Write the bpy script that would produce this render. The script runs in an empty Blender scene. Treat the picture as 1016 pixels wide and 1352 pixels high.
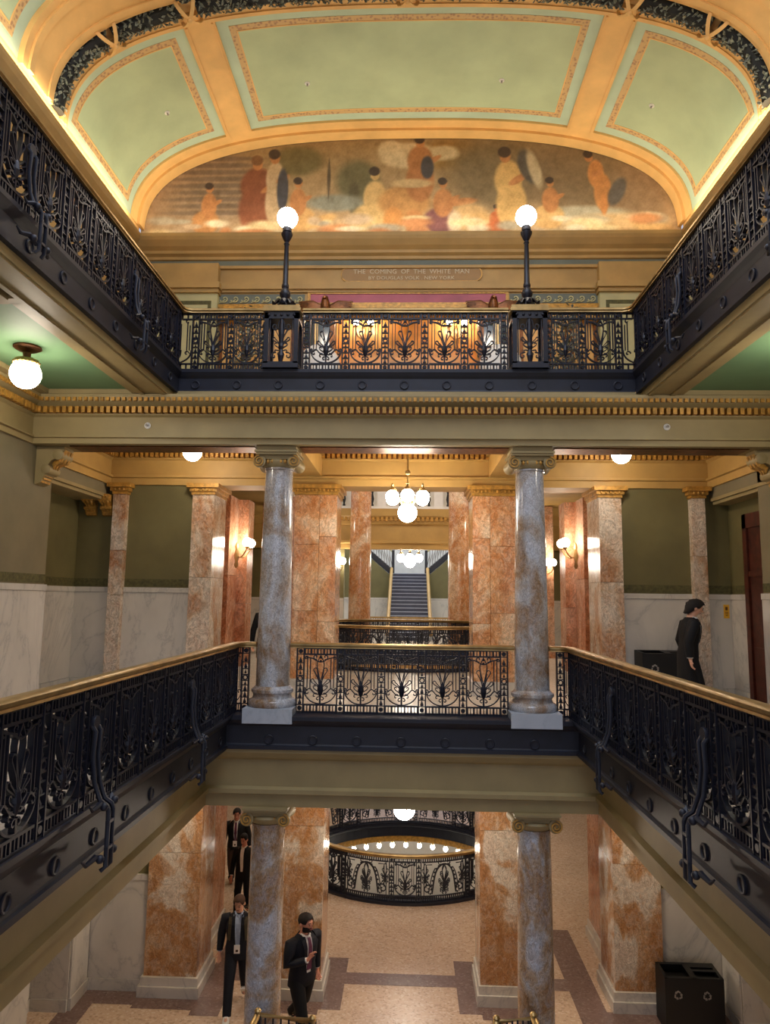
import bpy, bmesh, math, random
from math import sin, cos, pi, radians, sqrt, atan2
from mathutils import Vector, Matrix

S = bpy.context.scene
COL = S.collection
random.seed(7)

# ------------------------------------------------------------------ camera
FPX = 924.11
cam_d = bpy.data.cameras.new('camera')
cam_d.sensor_fit = 'VERTICAL'
cam_d.sensor_height = 24.0
cam_d.sensor_width = 24.0
cam_d.lens = FPX * 24.0 / 1352.0
cam_d.clip_start = 0.05
cam_d.clip_end = 200
cam = bpy.data.objects.new('camera', cam_d)
COL.objects.link(cam)
def cam_axes(yaw, pitch, roll):
    f = Vector((sin(yaw)*cos(pitch), cos(yaw)*cos(pitch), sin(pitch)))
    r = Vector((cos(yaw), -sin(yaw), 0))
    u = r.cross(f)
    return cos(roll)*r + sin(roll)*u, -sin(roll)*r + cos(roll)*u, f
r_, u_, f_ = cam_axes(-0.036236, 0.123522, 0.012830)
cam.matrix_world = Matrix(((r_.x, u_.x, -f_.x, 0.1078), (r_.y, u_.y, -f_.y, 0.0),
                           (r_.z, u_.z, -f_.z, 1.74), (0, 0, 0, 1)))
S.camera = cam

# ------------------------------------------------------------------ world, exposure, large lights
wd = bpy.data.worlds.new('world')
S.world = wd
wd.use_nodes = True
bg = wd.node_tree.nodes['Background']
bg.inputs[0].default_value = (0.80, 0.84, 1.0, 1)
bg.inputs[1].default_value = 0.5
S.view_settings.view_transform = 'Standard'
S.view_settings.look = 'None'
S.view_settings.gamma = 1
S.view_settings.use_curve_mapping = False
S.view_settings.exposure = 0.45
try:
    S.cycles.use_denoising = True
    S.cycles.max_bounces = 8
    S.cycles.diffuse_bounces = 4
    S.cycles.caustics_reflective = False
    S.cycles.caustics_refractive = False
    S.cycles.sample_clamp_indirect = 4.0
except Exception:
    pass

def area(name, loc, rot, sx, sy, power, color):
    l = bpy.data.lights.new(name, 'AREA')
    l.shape = 'RECTANGLE'; l.size = sx; l.size_y = sy
    l.energy = power; l.color = color
    o = bpy.data.objects.new(name, l)
    o.location = loc; o.rotation_euler = rot
    COL.objects.link(o)
    return o
# daylight through the skylight over the stair well
area('skylight_daylight', (0, 4.6, 11.2), (0, 0, 0), 6.0, 7.5, 540, (0.72, 0.82, 1.0))
# hidden cove lamps on the vault cornice (left, right, lunette)
WARM = (1.0, 0.84, 0.58)
area('cove_lamps', (-5.48, 6.6, 9.20), (0, radians(180-28), 0), 0.06, 12.6, 56, WARM)
area('cove_lamps.001', (5.48, 6.6, 9.20), (0, radians(180+28), 0), 0.06, 12.6, 56, WARM)
area('cove_lamps.002', (0, 13.30, 9.14), (radians(180+16), 0, 0), 10.6, 0.06, 62, (1.0, 0.86, 0.64))
# unseen warm fill added to brighten the rotunda hall
area('rotunda_fill_light', (0.06, 20.0, 8.8), (0, 0, 0), 4.5, 4.5, 330, (1.0, 0.90, 0.78))
# cool daylight in the far stair hall
area('stair_hall_daylight', (0.1, 34.0, 8.7), (0, 0, 0), 6.0, 6.0, 420, (0.80, 0.88, 1.0))

# ------------------------------------------------------------------ materials
def lin(c):
    return tuple((x/12.92 if x <= 0.04045 else ((x+0.055)/1.055)**2.4) for x in [v/255.0 for v in c])
def _base(name):
    m = bpy.data.materials.new(name); m.use_nodes = True
    nt = m.node_tree; b = nt.nodes['Principled BSDF']
    return m, nt, b
def _node(nt, t, **kw):
    n = nt.nodes.new(t)
    for k, v in kw.items(): setattr(n, k, v)
    return n
def _coords(nt, scale=(1, 1, 1), rnd=True):
    tc = _node(nt, 'ShaderNodeTexCoord')
    mp = _node(nt, 'ShaderNodeMapping')
    mp.inputs['Scale'].default_value = scale
    if rnd:
        oi = _node(nt, 'ShaderNodeObjectInfo')
        mu = _node(nt, 'ShaderNodeMath', operation='MULTIPLY'); mu.inputs[1].default_value = 37.0
        nt.links.new(oi.outputs['Random'], mu.inputs[0])
        ad = _node(nt, 'ShaderNodeVectorMath', operation='ADD')
        nt.links.new(tc.outputs['Object'], ad.inputs[0]); nt.links.new(mu.outputs[0], ad.inputs[1])
        nt.links.new(ad.outputs[0], mp.inputs[0])
    else:
        nt.links.new(tc.outputs['Object'], mp.inputs[0])
    return mp.outputs[0]
def _noise(nt, co, scale, detail=5, rough=0.55, dist=0.0):
    n = _node(nt, 'ShaderNodeTexNoise')
    n.inputs['Scale'].default_value = scale; n.inputs['Detail'].default_value = detail
    n.inputs['Roughness'].default_value = rough; n.inputs['Distortion'].default_value = dist
    nt.links.new(co, n.inputs['Vector'])
    return n.outputs['Fac']
def _ramp(nt, fac, stops):
    r = _node(nt, 'ShaderNodeValToRGB')
    el = r.color_ramp.elements
    while len(el) < len(stops): el.new(0.5)
    for e, (p, c) in zip(el, stops):
        e.position = p; e.color = (*lin(c), 1)
    nt.links.new(fac, r.inputs[0])
    return r.outputs[0]
def _mix(nt, fac, a, b):
    m = _node(nt, 'ShaderNodeMix', data_type='RGBA')
    if isinstance(fac, float): m.inputs[0].default_value = fac
    else: nt.links.new(fac, m.inputs[0])
    for s, v in ((m.inputs[6], a), (m.inputs[7], b)):
        if isinstance(v, tuple): s.default_value = (*lin(v), 1)
        else: nt.links.new(v, s)
    return m.outputs[2]
def _bump(nt, b, h, strength, dist=0.01):
    bp = _node(nt, 'ShaderNodeBump')
    bp.inputs['Strength'].default_value = strength; bp.inputs['Distance'].default_value = dist
    nt.links.new(h, bp.inputs['Height']); nt.links.new(bp.outputs[0], b.inputs['Normal'])

def paint(name, c, rough=0.6, var=0.10, scale=3.0, metal=0.0, spec=0.5, bump=0.0):
    m, nt, b = _base(name)
    co = _coords(nt, rnd=False)
    f = _noise(nt, co, scale)
    d = tuple(max(0, x*(1-var)) for x in c); l = tuple(min(255, x*(1+var)) for x in c)
    nt.links.new(_ramp(nt, f, [(0.3, d), (0.7, l)]), b.inputs['Base Color'])
    b.inputs['Roughness'].default_value = rough; b.inputs['Metallic'].default_value = metal
    b.inputs['Specular IOR Level'].default_value = spec
    if bump: _bump(nt, b, _noise(nt, co, 60), bump)
    return m
def emit(name, c, strength):
    m, nt, b = _base(name)
    b.inputs['Base Color'].default_value = (0.9, 0.88, 0.85, 1)
    b.inputs['Emission Color'].default_value = (*c, 1)
    b.inputs['Emission Strength'].default_value = strength
    return m
def breccia(name, pale, mid, deep, vein, scale=1.0, rough=0.16, bias=0.0, stretch=(1, 1, 0.7), fine_amt=0.38):
    """polished brecciated marble: large drifting clouds, small chips, thin veins"""
    m, nt, b = _base(name)
    co = _coords(nt, stretch)
    big = _noise(nt, co, 0.75*scale, 4, 0.55, 1.6)
    fine = _noise(nt, co, 7*scale, 8, 0.68, 0.6)
    vo = _node(nt, 'ShaderNodeTexVoronoi', feature='DISTANCE_TO_EDGE')
    vo.inputs['Scale'].default_value = 9*scale
    wob = _node(nt, 'ShaderNodeVectorMath', operation='ADD')
    nz = _node(nt, 'ShaderNodeTexNoise'); nz.inputs['Scale'].default_value = 3.5*scale; nz.inputs['Detail'].default_value = 4
    nt.links.new(co, nz.inputs['Vector'])
    nt.links.new(co, wob.inputs[0]); nt.links.new(nz.outputs['Color'], wob.inputs[1])
    nt.links.new(wob.outputs[0], vo.inputs['Vector'])
    c1 = _ramp(nt, big, [(0.40+bias, pale), (0.46+bias, mid), (0.54+bias, deep), (0.68+bias, mid)])
    c2 = _ramp(nt, fine, [(0.38, deep), (0.48, mid), (0.58, pale)])
    c = _mix(nt, fine_amt, c1, c2)
    chips = _node(nt, 'ShaderNodeTexVoronoi'); chips.inputs['Scale'].default_value = 26*scale
    nt.links.new(wob.outputs[0], chips.inputs['Vector'])
    sp = _node(nt, 'ShaderNodeSeparateColor'); nt.links.new(chips.outputs['Color'], sp.inputs[0])
    hv = _node(nt, 'ShaderNodeHueSaturation'); nt.links.new(c, hv.inputs['Color'])
    mr = _node(nt, 'ShaderNodeMapRange'); mr.inputs[3].default_value = 0.66; mr.inputs[4].default_value = 1.22
    nt.links.new(sp.outputs[0], mr.inputs[0]); nt.links.new(mr.outputs[0], hv.inputs['Value'])
    c = hv.outputs[0]
    edge = _node(nt, 'ShaderNodeMapRange')
    edge.inputs[1].default_value = 0.0; edge.inputs[2].default_value = 0.035
    edge.inputs[3].default_value = 0.32; edge.inputs[4].default_value = 0.0
    nt.links.new(vo.outputs['Distance'], edge.inputs[0])
    c = _mix(nt, edge.outputs[0], c, vein)
    nt.links.new(c, b.inputs['Base Color'])
    b.inputs['Roughness'].default_value = rough
    return m
def white_marble(name, c, vein, rough=0.3):
    m, nt, b = _base(name)
    co = _coords(nt, (1, 1, 0.6))
    n1 = _noise(nt, co, 0.7, 6, 0.62, 1.6)
    sb = _node(nt, 'ShaderNodeMath', operation='SUBTRACT'); sb.inputs[1].default_value = 0.5
    nt.links.new(n1, sb.inputs[0])
    ab = _node(nt, 'ShaderNodeMath', operation='ABSOLUTE'); nt.links.new(sb.outputs[0], ab.inputs[0])
    veinc = _ramp(nt, ab.outputs[0], [(0.0, vein), (0.012, tuple((a*3+v)/4 for a, v in zip(c, vein))), (0.05, c)])
    cl = _ramp(nt, _noise(nt, co, 2.2, 4), [(0.3, tuple(x*0.9 for x in c)), (0.7, c)])
    nt.links.new(_mix(nt, 0.62, veinc, cl), b.inputs['Base Color'])
    b.inputs['Roughness'].default_value = rough
    return m
def terrazzo(name, c, dark, light, rough=0.22):
    m, nt, b = _base(name)
    co = _coords(nt, rnd=False)
    vo = _node(nt, 'ShaderNodeTexVoronoi'); vo.inputs['Scale'].default_value = 30
    nt.links.new(co, vo.inputs['Vector'])
    sep = _node(nt, 'ShaderNodeSeparateColor'); nt.links.new(vo.outputs['Color'], sep.inputs[0])
    chips = _ramp(nt, sep.outputs[0], [(0.0, dark), (0.25, c), (0.75, c), (1.0, light)])
    cloud = _ramp(nt, _noise(nt, co, 0.8, 4), [(0.3, tuple(x*0.9 for x in c)), (0.7, c)])
    nt.links.new(_mix(nt, 0.5, chips, cloud), b.inputs['Base Color'])
    b.inputs['Roughness'].default_value = rough
    return m

M = {}
M['wall'] = paint('olive_wall_paint', (108, 100, 62), 0.7, 0.06, 1.5)
M['wall_grey'] = paint('grey_olive_wall_paint', (124, 114, 88), 0.7, 0.06, 1.5)
M['stencil_dark'] = paint('dark_olive_stencil', (84, 80, 46), 0.7, 0.2, 18)
M['beam'] = paint('tan_olive_beam_paint', (156, 138, 96), 0.55, 0.05, 2)
M['beam_warm'] = paint('golden_tan_beam_paint', (182, 146, 82), 0.55, 0.05, 2)
M['gilt'] = paint('gilded_plaster', (182, 136, 62), 0.42, 0.18, 14, 0.25)
M['cornice'] = paint('ochre_cornice_paint', (176, 142, 86), 0.55, 0.06, 2)
M['rib'] = paint('apricot_vault_paint', (232, 186, 116), 0.6, 0.05, 2)
M['vault_green'] = paint('sage_vault_paint', (178, 194, 156), 0.65, 0.06, 0.9)
M['vault_pale'] = paint('pale_mint_vault_paint', (186, 206, 180), 0.65, 0.05, 1.2)
M['ceil_green'] = paint('green_ceiling_paint', (104, 138, 100), 0.65, 0.05, 1.2)
M['blue_band'] = paint('slate_band_paint', (104, 110, 100), 0.6, 0.06, 3)
M['cream'] = paint('cream_pilaster_paint', (190, 182, 134), 0.6, 0.05, 2)
M['pink'] = paint('rose_panel_paint', (176, 96, 110), 0.6, 0.1, 2)
M['iron'] = paint('navy_painted_iron', (16, 18, 32), 0.42, 0.2, 9, 0.0, 0.45)
M['iron_dark'] = paint('dark_navy_iron', (23, 25, 38), 0.5, 0.15, 6)
M['brass'] = paint('polished_brass', (166, 138, 90), 0.36, 0.12, 6, 0.8)
M['bronze'] = paint('dark_bronze', (104, 64, 34), 0.4, 0.3, 12, 0.6)
M['plinth'] = white_marble('blue_white_plinth_marble', (190, 196, 204), (150, 158, 170), 0.35)
M['marble'] = white_marble('white_wainscot_marble', (212, 206, 197), (136, 136, 138))
M['column'] = breccia('grey_breccia_marble', (190, 192, 198), (176, 166, 156), (146, 112, 78), (126, 104, 86), 1.3, 0.13, 0.05, fine_amt=0.24)  # pale tone holds a trace of blue from reflected daylight
M['column_brown'] = breccia('brown_breccia_marble', (186, 192, 204), (176, 156, 134), (150, 112, 76), (124, 102, 84), 1.2, 0.14, -0.02, fine_amt=0.30)  # bluish pale patches paint in the cool reflected light
M['pier_bold'] = breccia('bold_breccia_marble', (214, 204, 190), (188, 146, 106), (166, 114, 70), (140, 104, 76), 1.15, 0.16, 0.01, fine_amt=0.26)
M['pier'] = breccia('orange_breccia_marble', (226, 200, 170), (208, 156, 110), (180, 116, 70), (146, 96, 60), 1.0, 0.16, 0.0)
M['pier_pale'] = breccia('pale_breccia_marble', (214, 200, 184), (200, 172, 144), (172, 116, 76), (150, 116, 90), 0.9, 0.18, 0.09)
M['pier_rose'] = breccia('rose_breccia_marble', (226, 188, 162), (210, 158, 122), (184, 118, 80), (150, 90, 60), 0.9, 0.16, 0.0)
M['floor'] = terrazzo('tan_terrazzo', (206, 178, 154), (142, 116, 98), (232, 216, 200))
M['floor_band'] = terrazzo('mauve_terrazzo', (126, 102, 96), (92, 74, 72), (160, 140, 134))
M['floor_up'] = terrazzo('pale_terrazzo', (196, 182, 164), (150, 136, 120), (226, 216, 204))
M['globe'] = emit('opal_globe_glow', (1.0, 0.88, 0.72), 36.0)
M['globe_lobby'] = emit('opal_globe_glow_lobby', (1.0, 0.84, 0.68), 76.0)
M['bulb'] = emit('bare_bulb_glow', (1.0, 0.90, 0.74), 24.0)
M['black'] = paint('matte_black', (11, 11, 12), 0.5, 0.1, 5)
M['wood'] = paint('mahogany', (74, 34, 22), 0.35, 0.25, 7)
M['yellow'] = paint('yellow_notice', (226, 170, 40), 0.5, 0.05)
M['white'] = paint('white_paint', (225, 223, 218), 0.5, 0.03)
M['grey'] = paint('warm_grey', (150, 144, 138), 0.6, 0.06)
M['stair'] = paint('dark_blue_slate', (50, 54, 72), 0.5, 0.1)
M['leaf_dark'] = paint('dark_garland_paint', (112, 116, 104), 0.6, 0.55, 24)
M['lit_nosing'] = paint('lit_blue_grey_nosing', (150, 156, 172), 0.5, 0.05)  # pale tone stands for light on the treads
M['garland_core'] = paint('black_green_core', (30, 32, 30), 0.7, 0.2)
M['amber'] = paint('amber_wood_panelling', (226, 172, 98), 0.35, 0.14, 2.5)
M['glass_dark'] = paint('dark_glass', (46, 58, 54), 0.12, 0.1)
M['plate'] = paint('plaque_paint', (158, 124, 80), 0.6, 0.04)
M['letter'] = paint('pale_lettering', (206, 190, 158), 0.6, 0.02)

# stencilled border: gilt ground with rose blossoms
def stencil(name, ground, mark, scale=11):
    m, nt, b = _base(name)
    co = _coords(nt, rnd=False)
    vo = _node(nt, 'ShaderNodeTexVoronoi'); vo.inputs['Scale'].default_value = scale
    nt.links.new(co, vo.inputs['Vector'])
    nt.links.new(_ramp(nt, vo.outputs['Distance'], [(0.25, mark), (0.5, ground)]), b.inputs['Base Color'])
    b.inputs['Roughness'].default_value = 0.6
    return m
M['stencil'] = stencil('rose_gold_stencil', (206, 172, 118), (170, 132, 98), 17)
# ------------------------------------------------------------------ mesh helpers
class MB:
    def __init__(s): s.v = []; s.f = []
    def add(s, vs, fs):
        n = len(s.v); s.v += [tuple(p) for p in vs]; s.f += [tuple(i+n for i in f) for f in fs]
        return s
    def box(s, x0, x1, y0, y1, z0, z1):
        return s.add([(x0,y0,z0),(x1,y0,z0),(x1,y1,z0),(x0,y1,z0),(x0,y0,z1),(x1,y0,z1),(x1,y1,z1),(x0,y1,z1)],
                     [(0,3,2,1),(4,5,6,7),(0,1,5,4),(1,2,6,5),(2,3,7,6),(3,0,4,7)])
    def lathe(s, c, prof, n=16, axis='z'):
        vs = []; fs = []
        for r, z in prof:
            for k in range(n):
                a = 2*pi*k/n
                p = (r*cos(a), r*sin(a), z)
                if axis == 'y': p = (r*cos(a), z, r*sin(a))
                if axis == 'x': p = (z, r*cos(a), r*sin(a))
                vs.append((c[0]+p[0], c[1]+p[1], c[2]+p[2]))
        m = len(prof)
        for i in range(m-1):
            for k in range(n):
                k2 = (k+1) % n
                fs.append((i*n+k, i*n+k2, (i+1)*n+k2, (i+1)*n+k))
        fs.append(tuple(range(n-1, -1, -1))); fs.append(tuple((m-1)*n+k for k in range(n)))
        return s.add(vs, fs)
    def sphere(s, c, r, n=12, m=8, sc=(1, 1, 1)):
        prof = [(r*max(0.001, sin(pi*i/m)), -r*cos(pi*i/m)) for i in range(m+1)]
        vs = []; fs = []
        for rr, z in prof:
            for k in range(n):
                a = 2*pi*k/n
                vs.append((c[0]+sc[0]*rr*cos(a), c[1]+sc[1]*rr*sin(a), c[2]+sc[2]*z))
        for i in range(m):
            for k in range(n):
                fs.append((i*n+k, i*n+(k+1) % n, (i+1)*n+(k+1) % n, (i+1)*n+k))
        return s.add(vs, fs)
    def tube(s, path, rad, n=8, flat=None):
        """round tube along a 3D path; rad number, list, or list of (rx, ry)"""
        P = [Vector(p) for p in path]; m = len(P)
        up = Vector(flat) if flat else None
        vs = []; pa = None
        for i, p in enumerate(P):
            t = (P[min(i+1, m-1)] - P[max(i-1, 0)]).normalized()
            if up is not None: a = up.cross(t)
            elif pa is None:
                a = Vector((0, 0, 1)).cross(t)
                if a.length < 0.3: a = Vector((0, 1, 0)).cross(t)*-1
            else: a = pa-t*pa.dot(t)
            if a.length < 1e-3: a = Vector((1, 0, 0))
            a.normalize(); pa = a; b = t.cross(a)
            r = rad[i] if isinstance(rad, (list, tuple)) else rad
            rx, ry = r if isinstance(r, (list, tuple)) else (r, r)
            for k in range(n):
                q = 2*pi*k/n
                vs.append(p + a*(rx*cos(q)) + b*(ry*sin(q)))
        fs = []
        for i in range(m-1):
            for k in range(n):
                fs.append((i*n+k, i*n+(k+1) % n, (i+1)*n+(k+1) % n, (i+1)*n+k))
        fs.append(tuple(range(n-1, -1, -1))); fs.append(tuple((m-1)*n+k for k in range(n)))
        return s.add(vs, fs)
    def ribbon(s, pts, w, d, closed=False):
        """flat bar following a path in the XZ plane, w wide in plane, d deep in Y"""
        m = len(pts); vs = []
        for i, (x, z) in enumerate(pts):
            a = pts[(i-1) % m] if (closed or i > 0) else pts[i]
            b = pts[(i+1) % m] if (closed or i < m-1) else pts[i]
            tx, tz = b[0]-a[0], b[1]-a[1]
            L = sqrt(tx*tx+tz*tz) or 1
            nx, nz = -tz/L*w/2, tx/L*w/2
            vs += [(x+nx, -d/2, z+nz), (x-nx, -d/2, z-nz), (x-nx, d/2, z-nz), (x+nx, d/2, z+nz)]
        fs = []
        for i in range(m if closed else m-1):
            j = (i+1) % m
            for k in range(4):
                fs.append((i*4+k, i*4+(k+1) % 4, j*4+(k+1) % 4, j*4+k))
        if not closed: fs += [(3, 2, 1, 0), ((m-1)*4, (m-1)*4+1, (m-1)*4+2, (m-1)*4+3)]
        return s.add(vs, fs)
    def sweep(s, path, prof, closed_prof=True):
        """profile (out, z) swept along an XY path, out = to the right of travel; mitred corners"""
        m = len(path); k = len(prof); vs = []
        for i in range(m):
            p = Vector(path[i])
            d0 = (p-Vector(path[i-1])).normalized() if i > 0 else None
            d1 = (Vector(path[i+1])-p).normalized() if i < m-1 else None
            if d0 is None: d0 = d1
            if d1 is None: d1 = d0
            n0 = Vector((d0.y, -d0.x)); n1 = Vector((d1.y, -d1.x))
            n = (n0+n1); n = n/max(1e-6, n.dot(n0)) if n.length > 1e-6 else n0
            for o, z in prof: vs.append((p.x+n.x*o, p.y+n.y*o, z))
        fs = []
        for i in range(m-1):
            for j in range(k if closed_prof else k-1):
                j2 = (j+1) % k
                fs.append((i*k+j, i*k+j2, (i+1)*k+j2, (i+1)*k+j))
        if closed_prof: fs += [tuple(range(k-1, -1, -1)), tuple((m-1)*k+j for j in range(k))]
        return s.add(vs, fs)
    def poly(s, pts, y0, y1):
        """polygon in XZ extruded from y0 to y1"""
        n = len(pts)
        vs = [(x, y0, z) for x, z in pts] + [(x, y1, z) for x, z in pts]
        return s.add(vs, [tuple(range(n)), tuple(range(2*n-1, n-1, -1))] +
                     [(i, i+n, (i+1) % n+n, (i+1) % n) for i in range(n)])
    def xf(s, fn):
        s.v = [tuple(fn(*p)) for p in s.v]; return s
    def mesh(s, name, mat, smooth=None):
        me = bpy.data.meshes.new(name)
        me.from_pydata(s.v, [], s.f)
        bm = bmesh.new(); bm.from_mesh(me)
        bmesh.ops.recalc_face_normals(bm, faces=bm.faces); bm.to_mesh(me); bm.free()
        if mat: me.materials.append(mat)
        if smooth:
            me.shade_smooth()
            me.set_sharp_from_angle(angle=radians(smooth))
        return me

def put(name, me, parent=None, loc=None, rot=None):
    o = bpy.data.objects.new(name, me); COL.objects.link(o)
    if parent: o.parent = parent
    if loc: o.location = loc
    if rot: o.rotation_euler = rot
    return o
def part(name, mb, mat, parent=None, smooth=None, loc=None, rot=None, **kw):
    o = put(name, mb.mesh(name, mat, smooth), parent, loc, rot)
    for k, v in kw.items(): o[k] = v
    return o
def thing(name, label, cat, loc=(0, 0, 0), rz=0, group=None):
    o = bpy.data.objects.new(name, None); COL.objects.link(o)
    o.empty_display_size = 0.1
    o.location = loc; o.rotation_euler = (0, 0, rz)
    o['label'] = label; o['category'] = cat; o['kind'] = 'thing'
    if group: o['group'] = group
    return o
def tag(o, label, cat, group=None, kind='thing'):
    o['label'] = label; o['category'] = cat; o['kind'] = kind
    if group: o['group'] = group
    return o
def struct(name, mb, mat, smooth=None):
    o = put(name, mb.mesh(name, mat, smooth)); o['kind'] = 'structure'
    return o
def sempty(name, loc=(0, 0, 0)):
    o = bpy.data.objects.new(name, None); COL.objects.link(o); o.location = loc; o['kind'] = 'structure'
    return o
def copy_tree(o, parent=None, **kw):
    c = o.copy(); COL.objects.link(c)
    if parent: c.parent = parent
    for ch in o.children: copy_tree(ch, c)
    return c
def mirror_x(mb): return mb.xf(lambda x, y, z: (-x, y, z))
# ------------------------------------------------------------------ building shell
WX, F1, BY, BY3 = 5.75, -5.25, 13.3, 13.6
RC, RR = (0.06, 20.1), 2.85                      # rotunda well centre and radius
tn = [0]
def trim(mb, mat, smooth=None):
    tn[0] += 1
    return struct('trim_%d' % tn[0], mb, mat, smooth)
def holed(x0, x1, y0, y1, z0, z1, n=56):
    mb = MB(); cx, cy = RC
    an = sorted(set([2*pi*k/n for k in range(n)] + [atan2(y-cy, x-cx) % (2*pi) for x in (x0, x1) for y in (y0, y1)]))
    vs = []
    for a in an:
        c, s = cos(a), sin(a)
        t = min([(x1-cx)/c if c > 1e-9 else (x0-cx)/c if c < -1e-9 else 1e9, (y1-cy)/s if s > 1e-9 else (y0-cy)/s if s < -1e-9 else 1e9])
        for z in (z0, z1): vs += [(cx+RR*c, cy+RR*s, z), (cx+t*c, cy+t*s, z)]
    fs = []; m = len(an)
    for i in range(m):
        a, b = i*4, ((i+1) % m)*4
        fs += [(a+2, a+3, b+3, b+2), (a, b, b+1, a+1), (a, a+2, b+2, b), (a+1, b+1, b+3, a+3)]
    return mb.add(vs, fs)

# floors
fl = struct('floor', holed(-8, 8, 16.6, 25.4, F1-0.4, F1), M['floor'])
part('floor_field', MB().box(-8, 8, -2, 16.6, F1-0.4, F1), M['floor'], fl)
def band(x0, x1, y0, y1): part('floor_band', MB().box(x0, x1, y0, y1, F1, F1+0.004), M['floor_band'], fl)
for sx in (-1, 1):
    def bx(a, b, y0, y1): band(min(sx*a, sx*b), max(sx*a, sx*b), y0, y1)
    bx(1.02, 1.40, 12.9, 14.65); bx(1.40, 2.2, 12.75, 13.16); bx(3.05, 3.55, 12.6, 16.1); bx(3.55, 4.6, 12.75, 13.1)
    bx(4.6, 5.75, 12.85, 13.26); bx(5.3, 5.75, 9.0, 12.85)
    bx(2.2, 3.05, 13.72, 14.12); bx(2.2, 3.6, 17.9, 18.3); bx(2.4, 4.2, 21.8, 22.2)
    bx(2.15, 2.5, 14.3, 16.4)
band(-1.02, 1.02, 13.72, 14.12)
f2 = struct('floor', holed(-8, 8, 16.6, 25.4, -0.40, 0), M['floor_up'])
part('floor_field', MB().box(-8, 8, 10.75, 16.6, -0.40, 0), M['floor_up'], f2)
for sx in (-1, 1):
    part('floor_field', MB().box(min(sx*2.6, sx*WX), max(sx*2.6, sx*WX), -2, 10.75, -0.40, 0), M['floor_up'], f2)
    part('floor_field', MB().box(min(sx*WX, sx*6.4), max(sx*WX, sx*6.4), 10.8, 13.3, -0.40, 0), M['floor_up'], f2)
    part('floor_field', MB().box(min(sx*4.0, sx*8), max(sx*4.0, sx*8), 25.4, 31, -0.40, 0), M['floor_up'], f2)
part('floor_field', MB().box(-4, 4, 25.4, 39, -0.40, 0), M['floor_up'], f2)
f3 = struct('floor', MB().box(-WX, WX, 10.85, 14.6, 4.92, 5.3), M['floor_up'])
for sx in (-1, 1):
    part('floor_field', MB().box(min(sx*3.65, sx*WX), max(sx*3.65, sx*WX), -2, 10.85, 4.92, 5.3), M['floor_up'], f3)
# ground storey under the rotunda
g0 = struct('floor', MB().box(-7, 7, 14, 30, -10.4, -10.2), M['grey'])
w0 = MB()
w0.lathe((RC[0], RC[1], 0), [(4.6, -10.2), (4.6, -5.66)], 40); w0.f = w0.f[:-2]
struct('wall_rotunda', w0, M['white'])
ring0 = MB().lathe((RC[0], RC[1], 0), [(4.55, -8.6), (4.4, -8.6), (4.4, -8.0), (4.55, -8.0)], 40); ring0.f = ring0.f[:-2]
trim(ring0, M['iron_dark'])
ring1 = MB().lathe((RC[0], RC[1], 0), [(4.55, -9.3), (4.35, -9.3), (4.35, -8.75), (4.55, -8.75)], 40); ring1.f = ring1.f[:-2]
trim(ring1, M['grey'])

# ---------------------------------------------------------------- ceilings
def ceil_panel(x0, x1, y0, y1, z, mat):
    return struct('ceiling', MB().box(x0, x1, y0, y1, z, z+0.03), mat)
for sx in (-1, 1):
    for y0, y1 in ((-2, 6.25), (6.95, 10.25)):
        ceil_panel(min(sx*4.1, sx*5.5), max(sx*4.1, sx*5.5), y0, y1, 4.87, M['ceil_green'])
        X0, X1 = (4.02, 5.6)
        fr = MB()
        for a, b, c, d in ((X0, X0+0.12, y0, y1+0.08), (X1-0.16, X1, y0, y1+0.08), (X0, X1, y1-0.02, y1+0.12), (X0, X1, y0-0.12, y0+0.02)):
            fr.box(min(sx*a, sx*b), max(sx*a, sx*b), c, d, 4.80, 4.91)
        trim(fr, M['beam'])
    so = MB()
    so.box(min(sx*3.6, sx*4.02), max(sx*3.6, sx*4.02), -2, 10.6, 4.80, 4.92)
    so.box(min(sx*3.62, sx*3.68), max(sx*3.62, sx*3.68), -2, 10.55, 4.775, 4.80)
    so.box(min(sx*3.94, sx*4.0), max(sx*3.94, sx*4.0), -2, 10.5, 4.775, 4.80)
    trim(so, M['beam'])
    trim(MB().box(min(sx*4.1, sx*5.6), max(sx*4.1, sx*5.6), 6.37, 6.83, 4.78, 4.91), M['beam'])
struct('ceiling', MB().box(-WX-0.6, WX+0.6, 11.0, 13.4, 4.72, 4.92), M['beam_warm'])
struct('ceiling', MB().box(-8, -3.2, 13.4, 25.2, 4.72, 4.9), M['beam_warm'])
struct('ceiling', MB().box(3.2, 8, 13.4, 25.2, 4.72, 4.9), M['beam_warm'])
struct('ceiling', MB().box(-3.2, 3.2, 13.4, 16.2, 4.72, 4.9), M['beam_warm'])
struct('ceiling', MB().box(-8, 8, 14.7, 40, 9.0, 9.2), M['cream'])
struct('ceiling', MB().box(-8, 8, 10.9, 16.6, -0.52, -0.41), M['cream'])

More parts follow.
